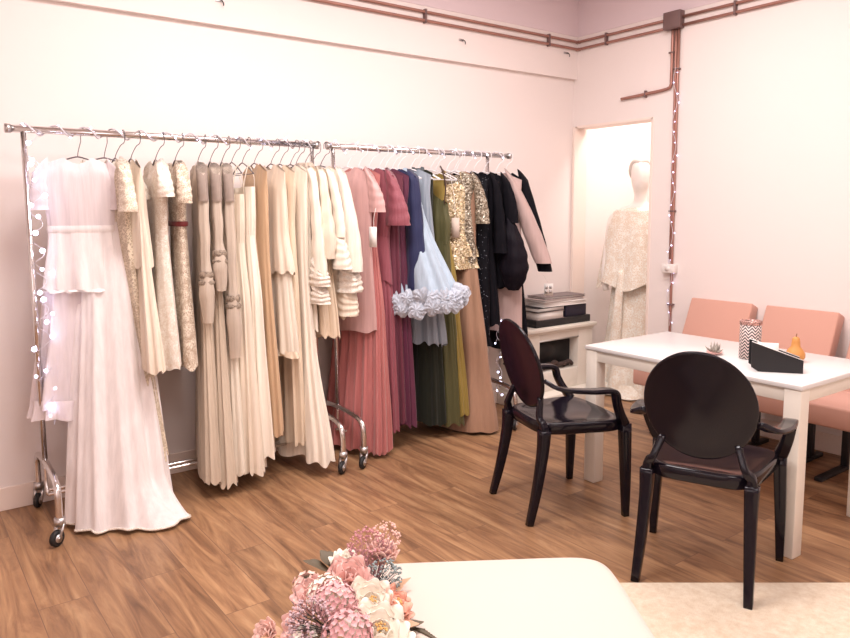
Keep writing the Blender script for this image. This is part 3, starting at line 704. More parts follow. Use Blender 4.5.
# ---------------------------------------------------------------- black oval-back armchairs
def armchair(loc, rz, label):
    t = thing('oval_back_armchair', label, 'chair', loc, rz, None)
    m = M_BLACKPC
    # seat: shaped slab, wider at the front
    bm = BM(); n = 48; rings = []
    def outline(th, sc):
        c, s_ = math.cos(th), math.sin(th)
        x = math.copysign(abs(c)**.42, c); y = math.copysign(abs(s_)**.42, s_)
        wy = .232+.035*x
        return x*.225*sc+.0, y*wy*sc
    for (sc, z) in ((.9, .43), (.97, .428), (1.0, .433), (1.0, .474), (.985, .483), (.95, .485), (.8, .475), (.5, .466), (.2, .463)):
        rings.append([bm.verts.new((*outline(2*PI*i/n, sc), z)) for i in range(n)])
    for A, B in zip(rings, rings[1:]):
        for k in range(n): bm.faces.new((A[k], A[(k+1) % n], B[(k+1) % n], B[k]))
    bm.faces.new(rings[0][::-1]); bm.faces.new(rings[-1])
    obj('seat', bm, m, t)
    # oval back: dished ellipse with raised rim, leaning back
    def bp(u, v, off=0):      # u across, v up in the plane of the back
        x = -.245-.25*v-.07*v*v+.22*u*u
        return Vector((x+off, u, .748+v*.975))
    A_, B_ = .212, .230
    bm = BM(); n = 56; rings = []
    for (q, off) in ((0, -.004), (.35, -.004), (.7, -.005), (.9, -.006), (.95, -.0075), (.985, -.0075), (1.0, -.003), (1.0, .004), (.985, .0085), (.95, .0085), (.9, .006), (.7, .004), (.35, .004), (0, .004)):
        if q == 0: rings.append([bm.verts.new(bp(0, 0, off))])
        else: rings.append([bm.verts.new(bp(A_*q*math.cos(2*PI*i/n), B_*q*math.sin(2*PI*i/n), off)) for i in range(n)])
    for Aa, Bb in zip(rings, rings[1:]):
        for k in range(n):
            if len(Aa) == 1: bm.faces.new((Aa[0], Bb[(k+1) % n], Bb[k]))
            elif len(Bb) == 1: bm.faces.new((Aa[k], Aa[(k+1) % n], Bb[0]))
            else: bm.faces.new((Aa[k], Aa[(k+1) % n], Bb[(k+1) % n], Bb[k]))
    obj('backrest', bm, m, t)
    for s_ in (-1, 1):
        # rear leg sweeping up into the side of the oval
        a = bp(s_*A_*.66, -B_*.74)
        leg = [(-.29, s_*.212, 0), (-.25, s_*.205, .16), (-.217, s_*.198, .34), (-.208, s_*.197, .455)]
        obj('leg', tube(BM(), leg, [.016, .020, .0235, .027], 12, 6, .22, (0, 1, 0)), m, t)
        up_ = [(-.208, s_*.197, .445), (-.212, s_*.193, .485), (-.222, s_*.172, .515), (a.x, a.y, a.z+.02)]
        obj('back_post', tube(BM(), up_, [.02, .017, .014, .013], 12, 5, .35, (0, 1, 0)), m, t)
        # front leg
        leg = [(.208, s_*.268, 0), (.207, s_*.262, .2), (.203, s_*.25, .465)]
        obj('leg', tube(BM(), leg, [.015, .021, .0265], 12, 6, .22, (0, 1, 0)), m, t)
        # arm
        b0 = bp(s_*A_*.985, -.05)
        arm = [(b0.x+.006, b0.y, b0.z), (-.16, s_*.262, .668), (-.02, s_*.288, .652), (.075, s_*.292, .648), (.118, s_*.29, .632), (.132, s_*.286, .585), (.158, s_*.272, .53), (.196, s_*.252, .47)]
        obj('armrest', tube(BM(), arm, [.016, .023, .029, .029, .025, .022, .024, .027], 12, 6, .3, (0, 1, 0), r2=[.010, .010, .011, .012, .015, .016, .017, .02]), m, t)
    return t
armchair((2.72, 2.475, 0), math.atan2(-.15, .47), 'glossy black oval backed armchair at the left end of the white table')
armchair((2.697, 1.637, 0), math.atan2(.18, .46), 'glossy black oval backed armchair at the near side, back to the camera')

# ---------------------------------------------------------------- pink chairs along the right wall
def pink_chair(y, label):
    t = thing('upholstered_chair', label, 'chair', (4.265, y, 0), 0, None)
    obj('seat', box(BM(), -.325, .25, -.262, .262, -.0+.345, .462, .014, 3), M_PINK, t)
    bm = box(BM(), -.045, .045, -.225, .225, .0, .49, .012, 3)
    bmesh.ops.transform(bm, matrix=Matrix.Translation((.115, 0, .42)) @ Matrix.Rotation(math.radians(23), 4, 'Y'), verts=bm.verts)
    obj('backrest', bm, M_PINK, t)
    for s_ in (-1, 1):
        obj('leg', box(BM(), .09, .13, s_*.17-.018, s_*.17+.018, .02, .345, .003), M_BLACK, t)
        obj('foot_bar', box(BM(), -.22, .24, s_*.17-.022, s_*.17+.022, .0, .022, .004), M_BLACK, t)
    return t
pink_chair(2.705, 'pink upholstered chair against the right wall, farthest from the camera')
pink_chair(2.165, 'pink upholstered chair in the middle of the row behind the white table')
pink_chair(1.625, 'pink upholstered chair at the right edge of the photo')

# ---------------------------------------------------------------- things on the table
M_CHEV = mat('chevron_print', (.8, .78, .78), .5)
def chev():
    M = M_CHEV; P = M.node_tree.nodes['Principled BSDF']
    tc = N(M, 'ShaderNodeTexCoord'); sx = N(M, 'ShaderNodeSeparateXYZ'); LK(M, tc.outputs['Object'], sx.inputs[0])
    at = N(M, 'ShaderNodeMath', operation='ARCTAN2'); LK(M, sx.outputs[1], at.inputs[0]); LK(M, sx.outputs[0], at.inputs[1])
    mu = N(M, 'ShaderNodeMath', operation='MULTIPLY'); LK(M, at.outputs[0], mu.inputs[0]); mu.inputs[1].default_value = 10/(2*PI)
    pp = N(M, 'ShaderNodeMath', operation='PINGPONG'); LK(M, mu.outputs[0], pp.inputs[0]); pp.inputs[1].default_value = .5
    m2 = N(M, 'ShaderNodeMath', operation='MULTIPLY_ADD'); LK(M, pp.outputs[0], m2.inputs[0]); m2.inputs[1].default_value = .034; LK(M, sx.outputs[2], m2.inputs[2])
    m3 = N(M, 'ShaderNodeMath', operation='MULTIPLY'); LK(M, m2.outputs[0], m3.inputs[0]); m3.inputs[1].default_value = 62
    fr = N(M, 'ShaderNodeMath', operation='FRACT'); LK(M, m3.outputs[0], fr.inputs[0])
    gt = N(M, 'ShaderNodeMath', operation='GREATER_THAN'); LK(M, fr.outputs[0], gt.inputs[0]); gt.inputs[1].default_value = .5
    LK(M, mixc(M, srgb(226, 204, 198), srgb(48, 40, 44), gt.outputs[0]), P.inputs['Base Color'])
chev()
M_ROSEG = cloth(srgb(206, 160, 150), .4, 0, 1, .5, 'sequin', 1.6)
t = thing('pencil_pot', 'tall round pot with black and pale zigzag pattern on the table', 'pot', (3.40, 1.865, TZ+.0008))
bm = lathe(BM(), [(.046, 0), (.05, .003), (.05, .19), (.046, .19), (.046, .01)], 32)
obj('pot_body', bm, M_CHEV, t)
obj('rim', lathe(BM(), [(.0502, .17), (.052, .172), (.052, .186), (.0502, .19), (.046, .1905), (.0455, .18)], 32, cap=False), M_ROSEG, t)
t = thing('menu_stand', 'black wedge shaped desk organiser with pale edges in front of the zigzag pot', 'organiser', (3.235, 1.642, TZ+.0008), math.atan2(-.166, .124))
bm = BM()
def wedge(bm, x0, x1, y0, y1, h0, h1, z=0):
    v = [bm.verts.new(p) for p in ((x0+.03, y0, z), (x1, y0, z), (x1, y0, h1), (x0, y0, h0), (x0, y0, z+.02), (x0+.03, y1, z), (x1, y1, z), (x1, y1, h1), (x0, y1, h0), (x0, y1, z+.02))]
    bm.faces.new(v[:5][::-1]); bm.faces.new(v[5:])
    for i in range(5): bm.faces.new((v[i], v[(i+1) % 5], v[5+(i+1) % 5], v[5+i]))
wedge(bm, -.115, .10, -.045, -.038, .135, .058)
obj('front_panel', bm, M_BLACK, t, False)
bm = BM(); wedge(bm, -.115, .10, .038, .045, .135, .058); obj('rear_panel', bm, M_BLACK, t, False)
obj('base_panel', box(BM(), -.085, .10, -.038, .038, 0, .004), M_BLACK, t)
obj('end_panel', box(BM(), .096, .10, -.038, .038, .004, .055), M_BLACK, t)
for y in (-.0415, .0415):
    obj('edge_trim', tube(BM(), [(-.115, y, .1365), (.10, y, .0595)], .0022, 6, 1), M_CARD, t)
t = obj('note_card', box(BM(), -.045, .045, -.0012, .0012, 0, .12), M_CARD, None, True, (3.212, 1.675, TZ+.006), (math.radians(-4), 0, math.atan2(-.166, .124)))
tag(t, 'blank pale card standing upright inside the black desk organiser', 'card')
M_ORANGE = mat('orange_ceramic', srgb(208, 144, 78), .6)
t = thing('pear_figure', 'small orange pear shaped ornament on the table', 'ornament', (3.50, 1.69, TZ+.0008))
obj('fruit_body', lathe(BM(), [(.012, 0), (.034, .004), (.044, .022), (.043, .042), (.032, .060), (.021, .074), (.0185, .095), (.017, .112), (.010, .12), (.003, .121)], 28), M_ORANGE, t)
obj('stem', tube(BM(), [(0, 0, .118), (.002, 0, .128), (.005, 0, .135)], .0025, 6, 3), cloth(srgb(150, 104, 60), .7, 0, 1, 0), t)
# potpourri dish
t = thing('succulent_dish', 'low dish with small grey green succulent beside the zigzag pot', 'plant', (3.36, 2.03, TZ+.0008))
obj('dish', lathe(BM(), [(.02, 0), (.032, .004), (.042, .012), (.04, .014), (.028, .007)], 28), mat('dish_glaze', srgb(214, 168, 160), .4), t)
rnd = random.Random(3); M_SUC = mat('succulent_leaf', srgb(168, 160, 150), .6)
for k in range(26):
    a = rnd.uniform(0, 2*PI); el = rnd.uniform(.1, 1.35); L_ = rnd.uniform(.03, .05)
    d = Vector((math.cos(a)*math.cos(el), math.sin(a)*math.cos(el), math.sin(el)))
    c0 = Vector((rnd.uniform(-.02, .02), rnd.uniform(-.02, .02), .012))
    obj('leaf', tube(BM(), [c0, c0+d*L_*.5, c0+d*L_+Vector((0, 0, .004))], [.003, .006, .001], 6, 3, r2=[.002, .003, .001]), M_SUC, t)

# ---------------------------------------------------------------- fireplace cabinet in the corner
CX0, CX1, CYF = 3.79, 4.565, 3.84
t = thing('electric_fireplace', 'white electric fireplace cabinet with dark recess in the far corner', 'fireplace', ((CX0+CX1)/2, 4.0, 0))
q = (CX1-CX0)/2; fy = CYF-4.0
for x0, x1 in ((-q, -q+.17), (q-.17, q)):
    obj('side_column', box(BM(), x0, x1, fy, .1, .10, .575, .003), M_LEG, t)
obj('top_frieze', box(BM(), -q+.17, q-.17, fy, .1, .50, .575, .003), M_LEG, t)
obj('lower_panel', box(BM(), -q+.17, q-.17, fy, .1, .10, .25, .003), M_LEG, t)
obj('mantel_shelf', box(BM(), -q-.02, q+.02, fy-.03, .1, .575, .603, .004), M_LEG, t)
obj('mantel_moulding', box(BM(), -q-.005, q+.005, fy-.012, .1, .555, .575, .004), M_LEG, t)
obj('hearth', box(BM(), -q-.03, q+.03, fy-.12, .1, 0, .10, .004), M_LEG, t)
obj('firebox', box(BM(), -q+.171, q-.171, fy+.09, .1, .25, .50), M_BLACK, t)
rnd = random.Random(8)
M_LOG = mat('charred_log', srgb(74, 58, 54), .9)
for k in range(5):
    x = -.16+.08*k; lb = BM(); tube(lb, [(x-.05, fy+.06, .268+.012*(k % 2)), (x, fy+.05, .285+.012*(k % 3)), (x+.05, fy+.055, .27+.02*(k % 2))], [.016, .02, .015], 8, 4)
    obj('log', lb, M_LOG, t)
obj('glass_trim', box(BM(), -q+.165, q-.165, fy-.004, fy+.002, .497, .505), M_STEEL, t)
# on the mantel
obj_t = obj('tray', box(BM(), -.31, .31, -.11, .11, 0, .055, .004), M_BLACK, None, True, (4.255, 3.975, .604)); tag(obj_t, 'long flat black box lying on the white mantel shelf', 'box')
def album(nm, x0, x1, y0, y1, z, h, m, label, rz=0, pages=True):
    t = thing(nm, label, 'book', ((x0+x1)/2, (y0+y1)/2, z), rz)
    hx_, hy_ = (x1-x0)/2, (y1-y0)/2
    obj('cover', box(BM(), -hx_, hx_, -hy_, hy_, 0, .004, .001), m, t)
    obj('pages', box(BM(), -hx_+.006, hx_-.006, -hy_+.006, hy_-.004, .004, h-.004), M_CARD, t)
    obj('cover', box(BM(), -hx_, hx_, -hy_, hy_, h-.004, h, .001), m, t)
    return t
M_NAVYB = mat('dark_blue_binder', srgb(38, 34, 52), .5); M_GREYB = mat('grey_album_cover', srgb(168, 150, 146), .6); M_GREYB2 = mat('dark_grey_album_cover', srgb(120, 106, 106), .6)
tag(obj('storage_box', box(BM(), -.11, .13, -.10, .10, 0, .095, .004), M_NAVYB, None, True, (4.40, 3.98, .6598)), 'dark blue box at the right on top of the flat black box', 'box')
album('magazine', 3.97, 4.26, 3.87, 4.07, .6598, .06, M_GREYB, 'thick grey magazine at the left on top of the flat black box')
album('binder', 3.96, 4.27, 3.87, 4.08, .7205, .034, M_BLACK, 'black album lying on the thick grey magazine', .05)
album('album', 4.03, 4.51, 3.865, 4.085, .7553, .034, M_CARD, 'white covered album, lower of the two topmost albums', -.03)
album('album', 4.02, 4.50, 3.87, 4.09, .79, .022, M_GREYB, 'pale grey album under the dark grey one at the top of the pile', .06)
album('album', 4.07, 4.51, 3.88, 4.085, .8127, .018, M_GREYB2, 'dark grey album at the very top of the pile', -.04)
# hanging tag with little black squares
t = thing('swing_tag', 'small white tag with dark squares hanging from the black coat', 'tag', (3.90, 3.70, .965), -.5)
obj('tag_card', box(BM(), -.035, .035, -.001, .001, -.09, .0), M_CARD, t)
for (x, z) in ((-.016, -.028), (.014, -.028), (-.016, -.062), (.014, -.062)):
    obj('printed_square', box(BM(), x-.009, x+.009, -.0016, -.0009, z-.011, z+.011), M_STEEL, t)
obj('cord', tube(BM(), [(0, 0, 0), (-.08, .0, .12), (-.25, .0, .3)], .0015, 5, 3), M_CARD, t)

# ---------------------------------------------------------------- mannequin in the showcase room
M_MAN = mat('mannequin_white', srgb(244, 236, 230), .45)
t = thing('mannequin', 'white display mannequin with sculpted short hair in the lit doorway', 'mannequin', (4.94, 3.69, 0), math.radians(215)); t.scale = (1.03, 1.03, 1.03)
prof = [  # z, half width, half depth, x forward, lateral
 (.86, .16, .11, 0), (.95, .165, .115, 0), (1.08, .125, .09, .0), (1.2, .13, .095, .005), (1.32, .16, .11, .01), (1.42, .175, .095, .0), (1.47, .15, .07, -.01), (1.495, .075, .055, -.01), (1.52, .052, .05, -.01), (1.57, .047, .048, 0), (1.60, .05, .06, .01), (1.625, .058, .078, .018), (1.66, .067, .09, .02), (1.71, .074, .096, .015), (1.76, .077, .097, .008), (1.81, .07, .088, .0), (1.845, .05, .06, -.005), (1.862, .02, .025, -.005)]
bm = BM(); rings = []
n = 28
for z, a, b_, xo in prof:
    ring = []
    for i in range(n):
        th = 2*PI*i/n; x = math.cos(th)*b_+xo; y = math.sin(th)*a
        if 1.6 < z < 1.8:
            f = max(0, math.cos(th)); nose = math.exp(-((z-1.69)/.02)**2)*math.exp(-(y/.012)**2)*.02; eye = -math.exp(-((z-1.725)/.014)**2)*math.exp(-((abs(y)-.03)/.016)**2)*.012
            lip = math.exp(-((z-1.65)/.008)**2)*math.exp(-(y/.02)**2)*.006
            x += (nose+eye+lip)*f
        ring.append(bm.verts.new((x, y, z)))
    rings.append(ring)
for A, B in zip(rings, rings[1:]):
    for k in range(n): bm.faces.new((A[k], A[(k+1) % n], B[(k+1) % n], B[k]))
bm.faces.new(rings[0][::-1]); bm.faces.new(rings[-1])
for s_ in (-1, 1):
    tube(bm, [(-.005, s_*.15, 1.44), (.0, s_*.20, 1.36), (.01, s_*.235, 1.15), (.08, s_*.25, .95), (.10, s_*.24, .82)], [.045, .046, .038, .03, .022], 12, 5)
obj('figure', bm, M_MAN, t)
bm = BM(); ball(bm, (-.012, 0, 1.77), .105, 3, (1.0, .92, 1.0))
for v in bm.verts:
    if v.co.x > .04 and v.co.z < 1.80: v.co.x = .04
    v.co += v.co.normalized()*.004*math.sin(60*v.co.y+20*v.co.z)
obj('sculpted_hair', bm, mat('mannequin_hair', srgb(206, 194, 186), .6), t)
obj('base_plate', lathe(BM(), [(.15, 0), (.15, .008), (.02, .012), (.012, .02), (.012, .9)], 28), M_STEEL, t)
def wrapped(prof, seed, pl, n=100, hem=.01):
    rnd = random.Random(seed); bm = BM(); rings = []; p = rnd.uniform(0, 6)
    rows = 40
    for j in range(rows+1):
        tt = j/rows; z, a, b_ = prof_at([(q0, q1, q2, q3) for q0, q1, q2, q3 in prof], tt)
        rings.append([bm.verts.new((b_*math.cos(2*PI*i/n)*(1+pl[1]*tt*math.sin(pl[0]*2*PI*i/n+p+tt)), a*math.sin(2*PI*i/n)*(1+pl[1]*tt*math.sin(pl[0]*2*PI*i/n+p+tt)), z+hem*tt*math.sin(5*2*PI*i/n))) for i in range(n)])
    for A, B in zip(rings, rings[1:]):
        for k in range(n): bm.faces.new((A[k], A[(k+1) % n], B[(k+1) % n], B[k]))
    return bm
MLACE = cloth(srgb(254, 248, 238), .8, .2, .97, 0, 'lace', .8, col2=srgb(238, 220, 200))
MINNER = cloth(srgb(246, 230, 208), .8, .2, .95, .4, 'chiffon')
g = thing('bridal_dress', 'long cream lace bridal dress with cape worn by the mannequin', 'wedding dress', (4.94, 3.69, 0), math.radians(215)); g.scale = (1.03, 1.03, 1.03)
obj('lining', wrapped([(0, 1.40, .18, .12), (.2, 1.12, .15, .11), (.35, .92, .185, .14), (.7, .45, .21, .19), (1, .015, .27, .27)], 1, (11, .07), hem=0), MINNER, g)
obj('lace_skirt', wrapped([(0, 1.12, .16, .12), (.2, .92, .2, .15), (.7, .45, .235, .21), (1, .03, .31, .29)], 2, (9, .09), hem=.006), MLACE, g)
obj('lace_cape', wrapped([(0, 1.475, .10, .075), (.12, 1.45, .2, .12), (.3, 1.34, .245, .15), (.7, 1.08, .28, .2), (1, .86, .31, .24)], 3, (8, .06), hem=.03), MLACE, g)
obj('scarf_end', tube(BM(), [(.19, -.12, 1.0), (.22, -.14, .7), (.21, -.16, .35)], [.02, .035, .05], 12, 6, r2=[.01, .02, .03]), MLACE, g)
obj('train', wrapped([(0, .10, .29, .27), (1, .012, .34, .34)], 4, (7, .1), hem=0), MLACE, g)

# ---------------------------------------------------------------- copper pipes
def clip(bm, x0, x1, y0, y1, z0, z1): return box(bm, x0, x1, y0, y1, z0, z1, .001)
YB = YW-.035-.016; XB = XW-.016; pr = .0105
t = thing('heating_pipes', 'copper pipe pair running along both walls to the square junction box', 'pipe', (XW-.5, YW-.05, 2.8))
o_ = Vector((XW-.5, YW-.05, 2.8))
def wp(pts): return [Vector(p)-o_ for p in pts]
for z in (2.785, 2.842):
    obj('pipe', tube(BM(), wp([(1.2, YB, z), (2.5, YB, z), (XB-.05, YB, z), (XB-.012, YB-.012, z), (XB, YB-.05, z), (XB, 3.2, z)]), pr, 10, 4), M_COPPER, t)
    obj('pipe', tube(BM(), wp([(XB, 3.2, z), (XB, 2.0, z), (XB, 1.2, z)]), pr, 10, 2), M_COPPER, t)
for x in (3.05, 4.25, 1.9): obj('clip', box(BM(), x-o_.x-.007, x-o_.x+.007, YB-.016-o_.y, YW-.035-o_.y, -.032, .06, .002), M_BOX, t)
for y in (3.78, 2.72): obj('clip', box(BM(), XB-.016-o_.x, XW-o_.x, y-.007-o_.y, y+.007-o_.y, -.032, .06, .002), M_BOX, t)
t = thing('junction_box', 'square grey brown metal junction box where the copper pipes meet', 'junction box', (XW-.03, 3.175, 2.825))
obj('housing', box(BM(), -.03, .03, -.068, .068, -.06, .06, .004), M_BOX, t)
obj('cover_plate', box(BM(), -.034, -.03, -.058, .058, -.054, .054, .002), M_BOX, t)
t = thing('drop_pipes', 'thin copper pipes dropping down the right wall below the junction box', 'pipe', (XW-.016, 3.166, 2.29))
o_ = Vector((XW-.016, 3.21, 2.3))
obj('pipe', tube(BM(), wp([(XB, 3.232, 2.79), (XB, 3.232, 2.45), (XB, 3.235, 2.395), (XB, 3.27, 2.372), (XB, 3.45, 2.36), (XB, 3.668, 2.35)]), .0115, 10, 5), M_COPPER, t)
obj('pipe', tube(BM(), wp([(XB, 3.205, 2.79), (XB, 3.20, 2.3), (XB, 3.195, 1.15)]), .0095, 10, 3), M_COPPER, t)
obj('pipe', tube(BM(), wp([(XB, 3.182, 2.79), (XB, 3.180, 1.5), (XB, 3.178, .12)]), .0095, 10, 3), M_COPPER, t)
for (y, z) in ((3.232, 2.62), (3.19, 2.5), (3.19, 1.5), (3.18, .82)):
    obj('clip', box(BM(), -.012, .016, y-3.21-.024, y-3.21+.024, z-2.3-.006, z-2.3+.006, .002), M_BOX, t)
obj('clip', box(BM(), -.012, .016, 3.45-3.21-.006, 3.45-3.21+.006, .035, .085, .002), M_BOX, t)
t = thing('wall_socket', 'small white surface mounted socket on the pipe beside the doorway', 'socket', (XW-.026, 3.145, 1.075))
obj('housing', box(BM(), -.028, .026, -.05, .05, -.032, .032, .005), M_PLASTIC, t)
obj('socket_face', tube(BM(), [(-.031, 0, 0), (-.026, 0, 0)], .02, 18, 1), M_PLASTIC, t)
for i, (x, z, lab) in enumerate(((1.61, 2.685, 'small metal wall hook high at the upper left of the back wall'), (3.38, 2.702, 'small metal wall hook above the coloured dresses'), (4.46, 2.745, 'small metal wall hook near the corner under the pipes'))):
    t = thing('wall_hook', lab, 'hook', (x, YW-.035, z))
    obj('wall_plate', box(BM(), -.022, .022, -.005, 0, -.008, .008, .001), M_STEEL, t)
    obj('peg', tube(BM(), [(.01, -.003, 0), (.012, -.02, -.004), (.016, -.03, -.02), (.018, -.024, -.03)], .0035, 6, 4), M_BLACK, t)

# ---------------------------------------------------------------- fairy lights
M_BULB = mat('cool_white_bulb', (.9, .9, 1), .3, emit=(.72, .72, 1), estr=9)
M_BULBV = mat('violet_white_bulb', (.9, .85, 1), .3, emit=(.66, .60, 1), estr=7)
M_WIREL = mat('clear_cable', srgb(214, 206, 212), .4)
def fairy(nm, label, pts, nb, r, bulb, seed, jit=.02, wire=.0018):
    rnd = random.Random(seed); o0 = Vector(pts[0]); t = thing(nm, label, 'string lights', pts[0])
    P = [p-o0 for p in spline(pts, 5)]
    obj('cable', tube(BM(), P, wire, 5, 1), M_WIREL, t)
    for k in range(nb):
        f = (k+.5)/nb*(len(P)-1); i = int(f); p = P[i].lerp(P[min(i+1, len(P)-1)], f-i)
        q = p+Vector((rnd.uniform(-jit, jit), -abs(rnd.uniform(0, jit)), rnd.uniform(-jit, jit)))
        bm = BM(); tube(bm, [p, q], .0012, 4, 1); obj('bulb_stem', bm, M_WIREL, t)
        bm = BM(); ball(bm, q, r*rnd.uniform(.8, 1.3), 2); obj('bulb', bm, bulb, t)
    return t
rnd = random.Random(2)
pts = [(.575+.03*math.cos(k*1.3), RY-.02-.028*math.sin(k*1.3), 1.86-k*.028) for k in range(50)]
fairy('fairy_lights', 'cool white fairy lights wound down the left post of the clothes rack', pts, 22, .0095, M_BULB, 3, .04)
pts = [(.52+k*.035, RY+.026*math.cos(k*1.7), RZ+.026*math.sin(k*1.7)) for k in range(44)]
fairy('fairy_lights', 'pale fairy light cable wrapped along the top bar above the cream clothes', pts, 22, .0042, M_BULB, 4, .012, .004)
pts = [(2.15+k*.035, RY+.026*math.cos(k*1.7), RZ+.026*math.sin(k*1.7)) for k in range(41)]
fairy('fairy_lights', 'pale fairy light cable wrapped along the top bar above the coloured clothes', pts, 20, .0042, M_BULB, 5, .012, .004)
pts = [(XW-.035, 3.14+.018*math.sin(k*.9), 2.5-k*.045) for k in range(42)]
fairy('fairy_lights', 'violet white fairy lights hanging along the copper pipe beside the doorway', pts, 26, .0034, M_BULBV, 6, .02)
pts = [(3.43+.02*math.cos(k), RY-.1-.02*math.sin(k), .75-k*.03) for k in range(20)]
fairy('fairy_lights', 'fairy lights coiled low at the right end of the clothes rack', pts, 10, .006, M_BULB, 7, .04)

# ---------------------------------------------------------------- ottoman
M_OTT = mat('cream_upholstery', srgb(212, 197, 186), .7, sheen=.3); bumpify(M_OTT, noise(M_OTT, coords(M_OTT), 300, 2), .0008, .3)
ang = math.atan2(-.547, .837)
e1 = Vector((math.cos(ang), math.sin(ang), 0)); e2 = Vector((-math.sin(ang), math.cos(ang), 0))
OC = Vector((1.775, 1.42, 0))-e1*.41-e2*.41
t = thing('ottoman', 'cream upholstered ottoman with rounded corners in the foreground', 'ottoman', (OC.x, OC.y, 0), ang)
def rounded_slab(hx_, hy_, z0, z1, rc, re, dome=0):
    bm = BM(); rings = []; n = 64
    def ol(k, inset):
        th = 2*PI*(k+.5)/n; c, s_ = math.cos(th), math.sin(th)
        e = .2
        x = math.copysign(abs(c)**e, c); y = math.copysign(abs(s_)**e, s_)
        return x*(hx_-inset), y*(hy_-inset)
    prof = [(re, z0)]+[(re*(1-math.sin(a)), z0+re*(1-math.cos(a))) for a in (.5, 1.0, 1.57)]+[(re*(1-math.cos(a)), z1-re+re*math.sin(a)) for a in (0, .4, .8, 1.2, 1.57)]
    for ins, z in prof: rings.append([bm.verts.new((*ol(k, ins), z)) for k in range(n)])
    for f in (.75, .5, .25, .02):
        rings.append([bm.verts.new((ol(k, re)[0]*f, ol(k, re)[1]*f, z1+dome*(1-f*f))) for k in range(n)])
    for A, B in zip(rings, rings[1:]):
        for k in range(n): bm.faces.new((A[k], A[(k+1) % n], B[(k+1) % n], B[k]))
    bm.faces.new(rings[0][::-1]); bm.faces.new(rings[-1])
    return bm
obj('cushion', rounded_slab(.41, .41, .04, .422, .1, .05, .012), M_OTT, t)
for sx in (-1, 1):
    for sy in (-1, 1): obj('foot', lathe(BM(), [(.02, 0), (.025, .05)], 16, (sx*.3, sy*.3, 0)), M_BLACK, t)

# ---------------------------------------------------------------- bouquet
def petal(bm, base, dirv, upv, L_, W_, cup, roll=.0, nx=6, ny=6):
    dirv = dirv.normalized(); side = dirv.cross(upv).normalized(); nrm = side.cross(dirv).normalized()
    g = []
    for j in range(ny+1):
        v = j/ny; row = []
        wv = W_*(.3+.7*math.sin(PI*.5*min(1, v/.6)))*(1 if v < .6 else math.sqrt(max(0, 1-((v-.6)/.4)**2*.8)))
        for i in range(nx+1):
            u = i/nx*2-1
            p = base+dirv*L_*v*(1-.2*u*u)+side*u*wv*.5+nrm*(cup*(u*u)*wv*.55+cup*L_*.4*v*v-roll*L_*v**4)
            row.append(bm.verts.new(p))
        g.append(row)
    for j in range(ny):
        for i in range(nx): bm.faces.new((g[j][i], g[j][i+1], g[j+1][i+1], g[j+1][i]))
def rose(c, r, axis, seed, mat_, parent, name='rose', open_=1.0, center=None):
    rnd = random.Random(seed); bm = BM(); c = Vector(c); axis = Vector(axis).normalized(); a = axis.orthogonal().normalized(); b_ = axis.cross(a)
    for lay, (cnt, tilt, L_, W_) in enumerate(((3, .15, .55, .5), (5, .38, .72, .72), (5, .7, .88, .9), (6, 1.02*open_, 1.0, 1.0), (6, 1.32*open_, 1.05, 1.05))):
        for k in range(cnt):
            th = 2*PI*k/cnt+lay*.7+rnd.uniform(-.15, .15); rad = a*math.cos(th)+b_*math.sin(th)
            tl = tilt+rnd.uniform(-.08, .08)
            d = axis*math.cos(tl)+rad*math.sin(tl)
            petal(bm, c+rad*r*.05*lay-axis*r*.35, d, rad.cross(axis).cross(d)*-1 if 0 else (axis*math.sin(tl)-rad*math.cos(tl)).cross(d).cross(d)*0+rad*0+(d.cross(rad.cross(axis))), r*L_*1.15, r*W_*1.15, .32, .22)
    o = obj(name, bm, mat_, parent)
    sd = o.modifiers.new('thickness', 'SOLIDIFY'); sd.thickness = .0012
    if center:
        bm = BM()
        for k in range(18):
            th = rnd.uniform(0, 6.28); q = rnd.uniform(0, .22)*r
            ball(bm, c+(a*math.cos(th)+b_*math.sin(th))*q+axis*r*.35, r*.05, 1)
        obj('flower_centre', bm, center, o)
    return o
def floret_cluster(c, r, axis, seed, mat_, parent, name, cnt=46, fs=.011):
    rnd = random.Random(seed); bm = BM(); c = Vector(c)
    for k in range(cnt):
        z = 1-2*(k+.5)/cnt; th = k*2.39996; q = math.sqrt(1-z*z)
        d = Vector((q*math.cos(th), q*math.sin(th), z))
        if d.dot(Vector(axis).normalized()) < -.35: continue
        p = c+d*r*rnd.uniform(.85, 1.05); a = d.orthogonal().normalized(); b_ = d.cross(a); rot = rnd.uniform(0, 6)
        for m_ in range(4):
            t2 = rot+m_*PI/2; rd = a*math.cos(t2)+b_*math.sin(t2)
            petal(bm, p, rd+d*.35, d, fs*1.15, fs*1.1, .15, 0, 4, 3)
    return obj(name, bm, mat_, parent)
def sprays(c, r, seed, mat_, stem_m, parent, name, cnt=150, ds=.0032, base=None, h=1.0):
    rnd = random.Random(seed); c = Vector(c); bm = BM(); sb = BM(); base = Vector(base) if base else c-Vector((0, 0, r*1.2))
    for k in range(cnt):
        d = Vector((rnd.gauss(0, 1), rnd.gauss(0, 1), rnd.gauss(0, 1)*h)).normalized(); p = c+d*r*rnd.uniform(.55, 1)**.5
        ball(bm, p, ds*rnd.uniform(.7, 1.3), 1)
        if k % 4 == 0: tube(sb, [base+(p-base)*.1, p-(p-c)*.35+Vector((0, 0, -.004)), p], .0006, 4, 2)
    o = obj(name, bm, mat_, parent); obj('twigs', sb, stem_m, o); return o
def leafmesh(c, d, L_, W_, m_, parent):
    bm = BM(); d = Vector(d).normalized()
    petal(bm, Vector(c), d, Vector((0, 0, 1)), L_, W_, .2, .1, 6, 8)
    return obj('leaf', bm, m_, parent)
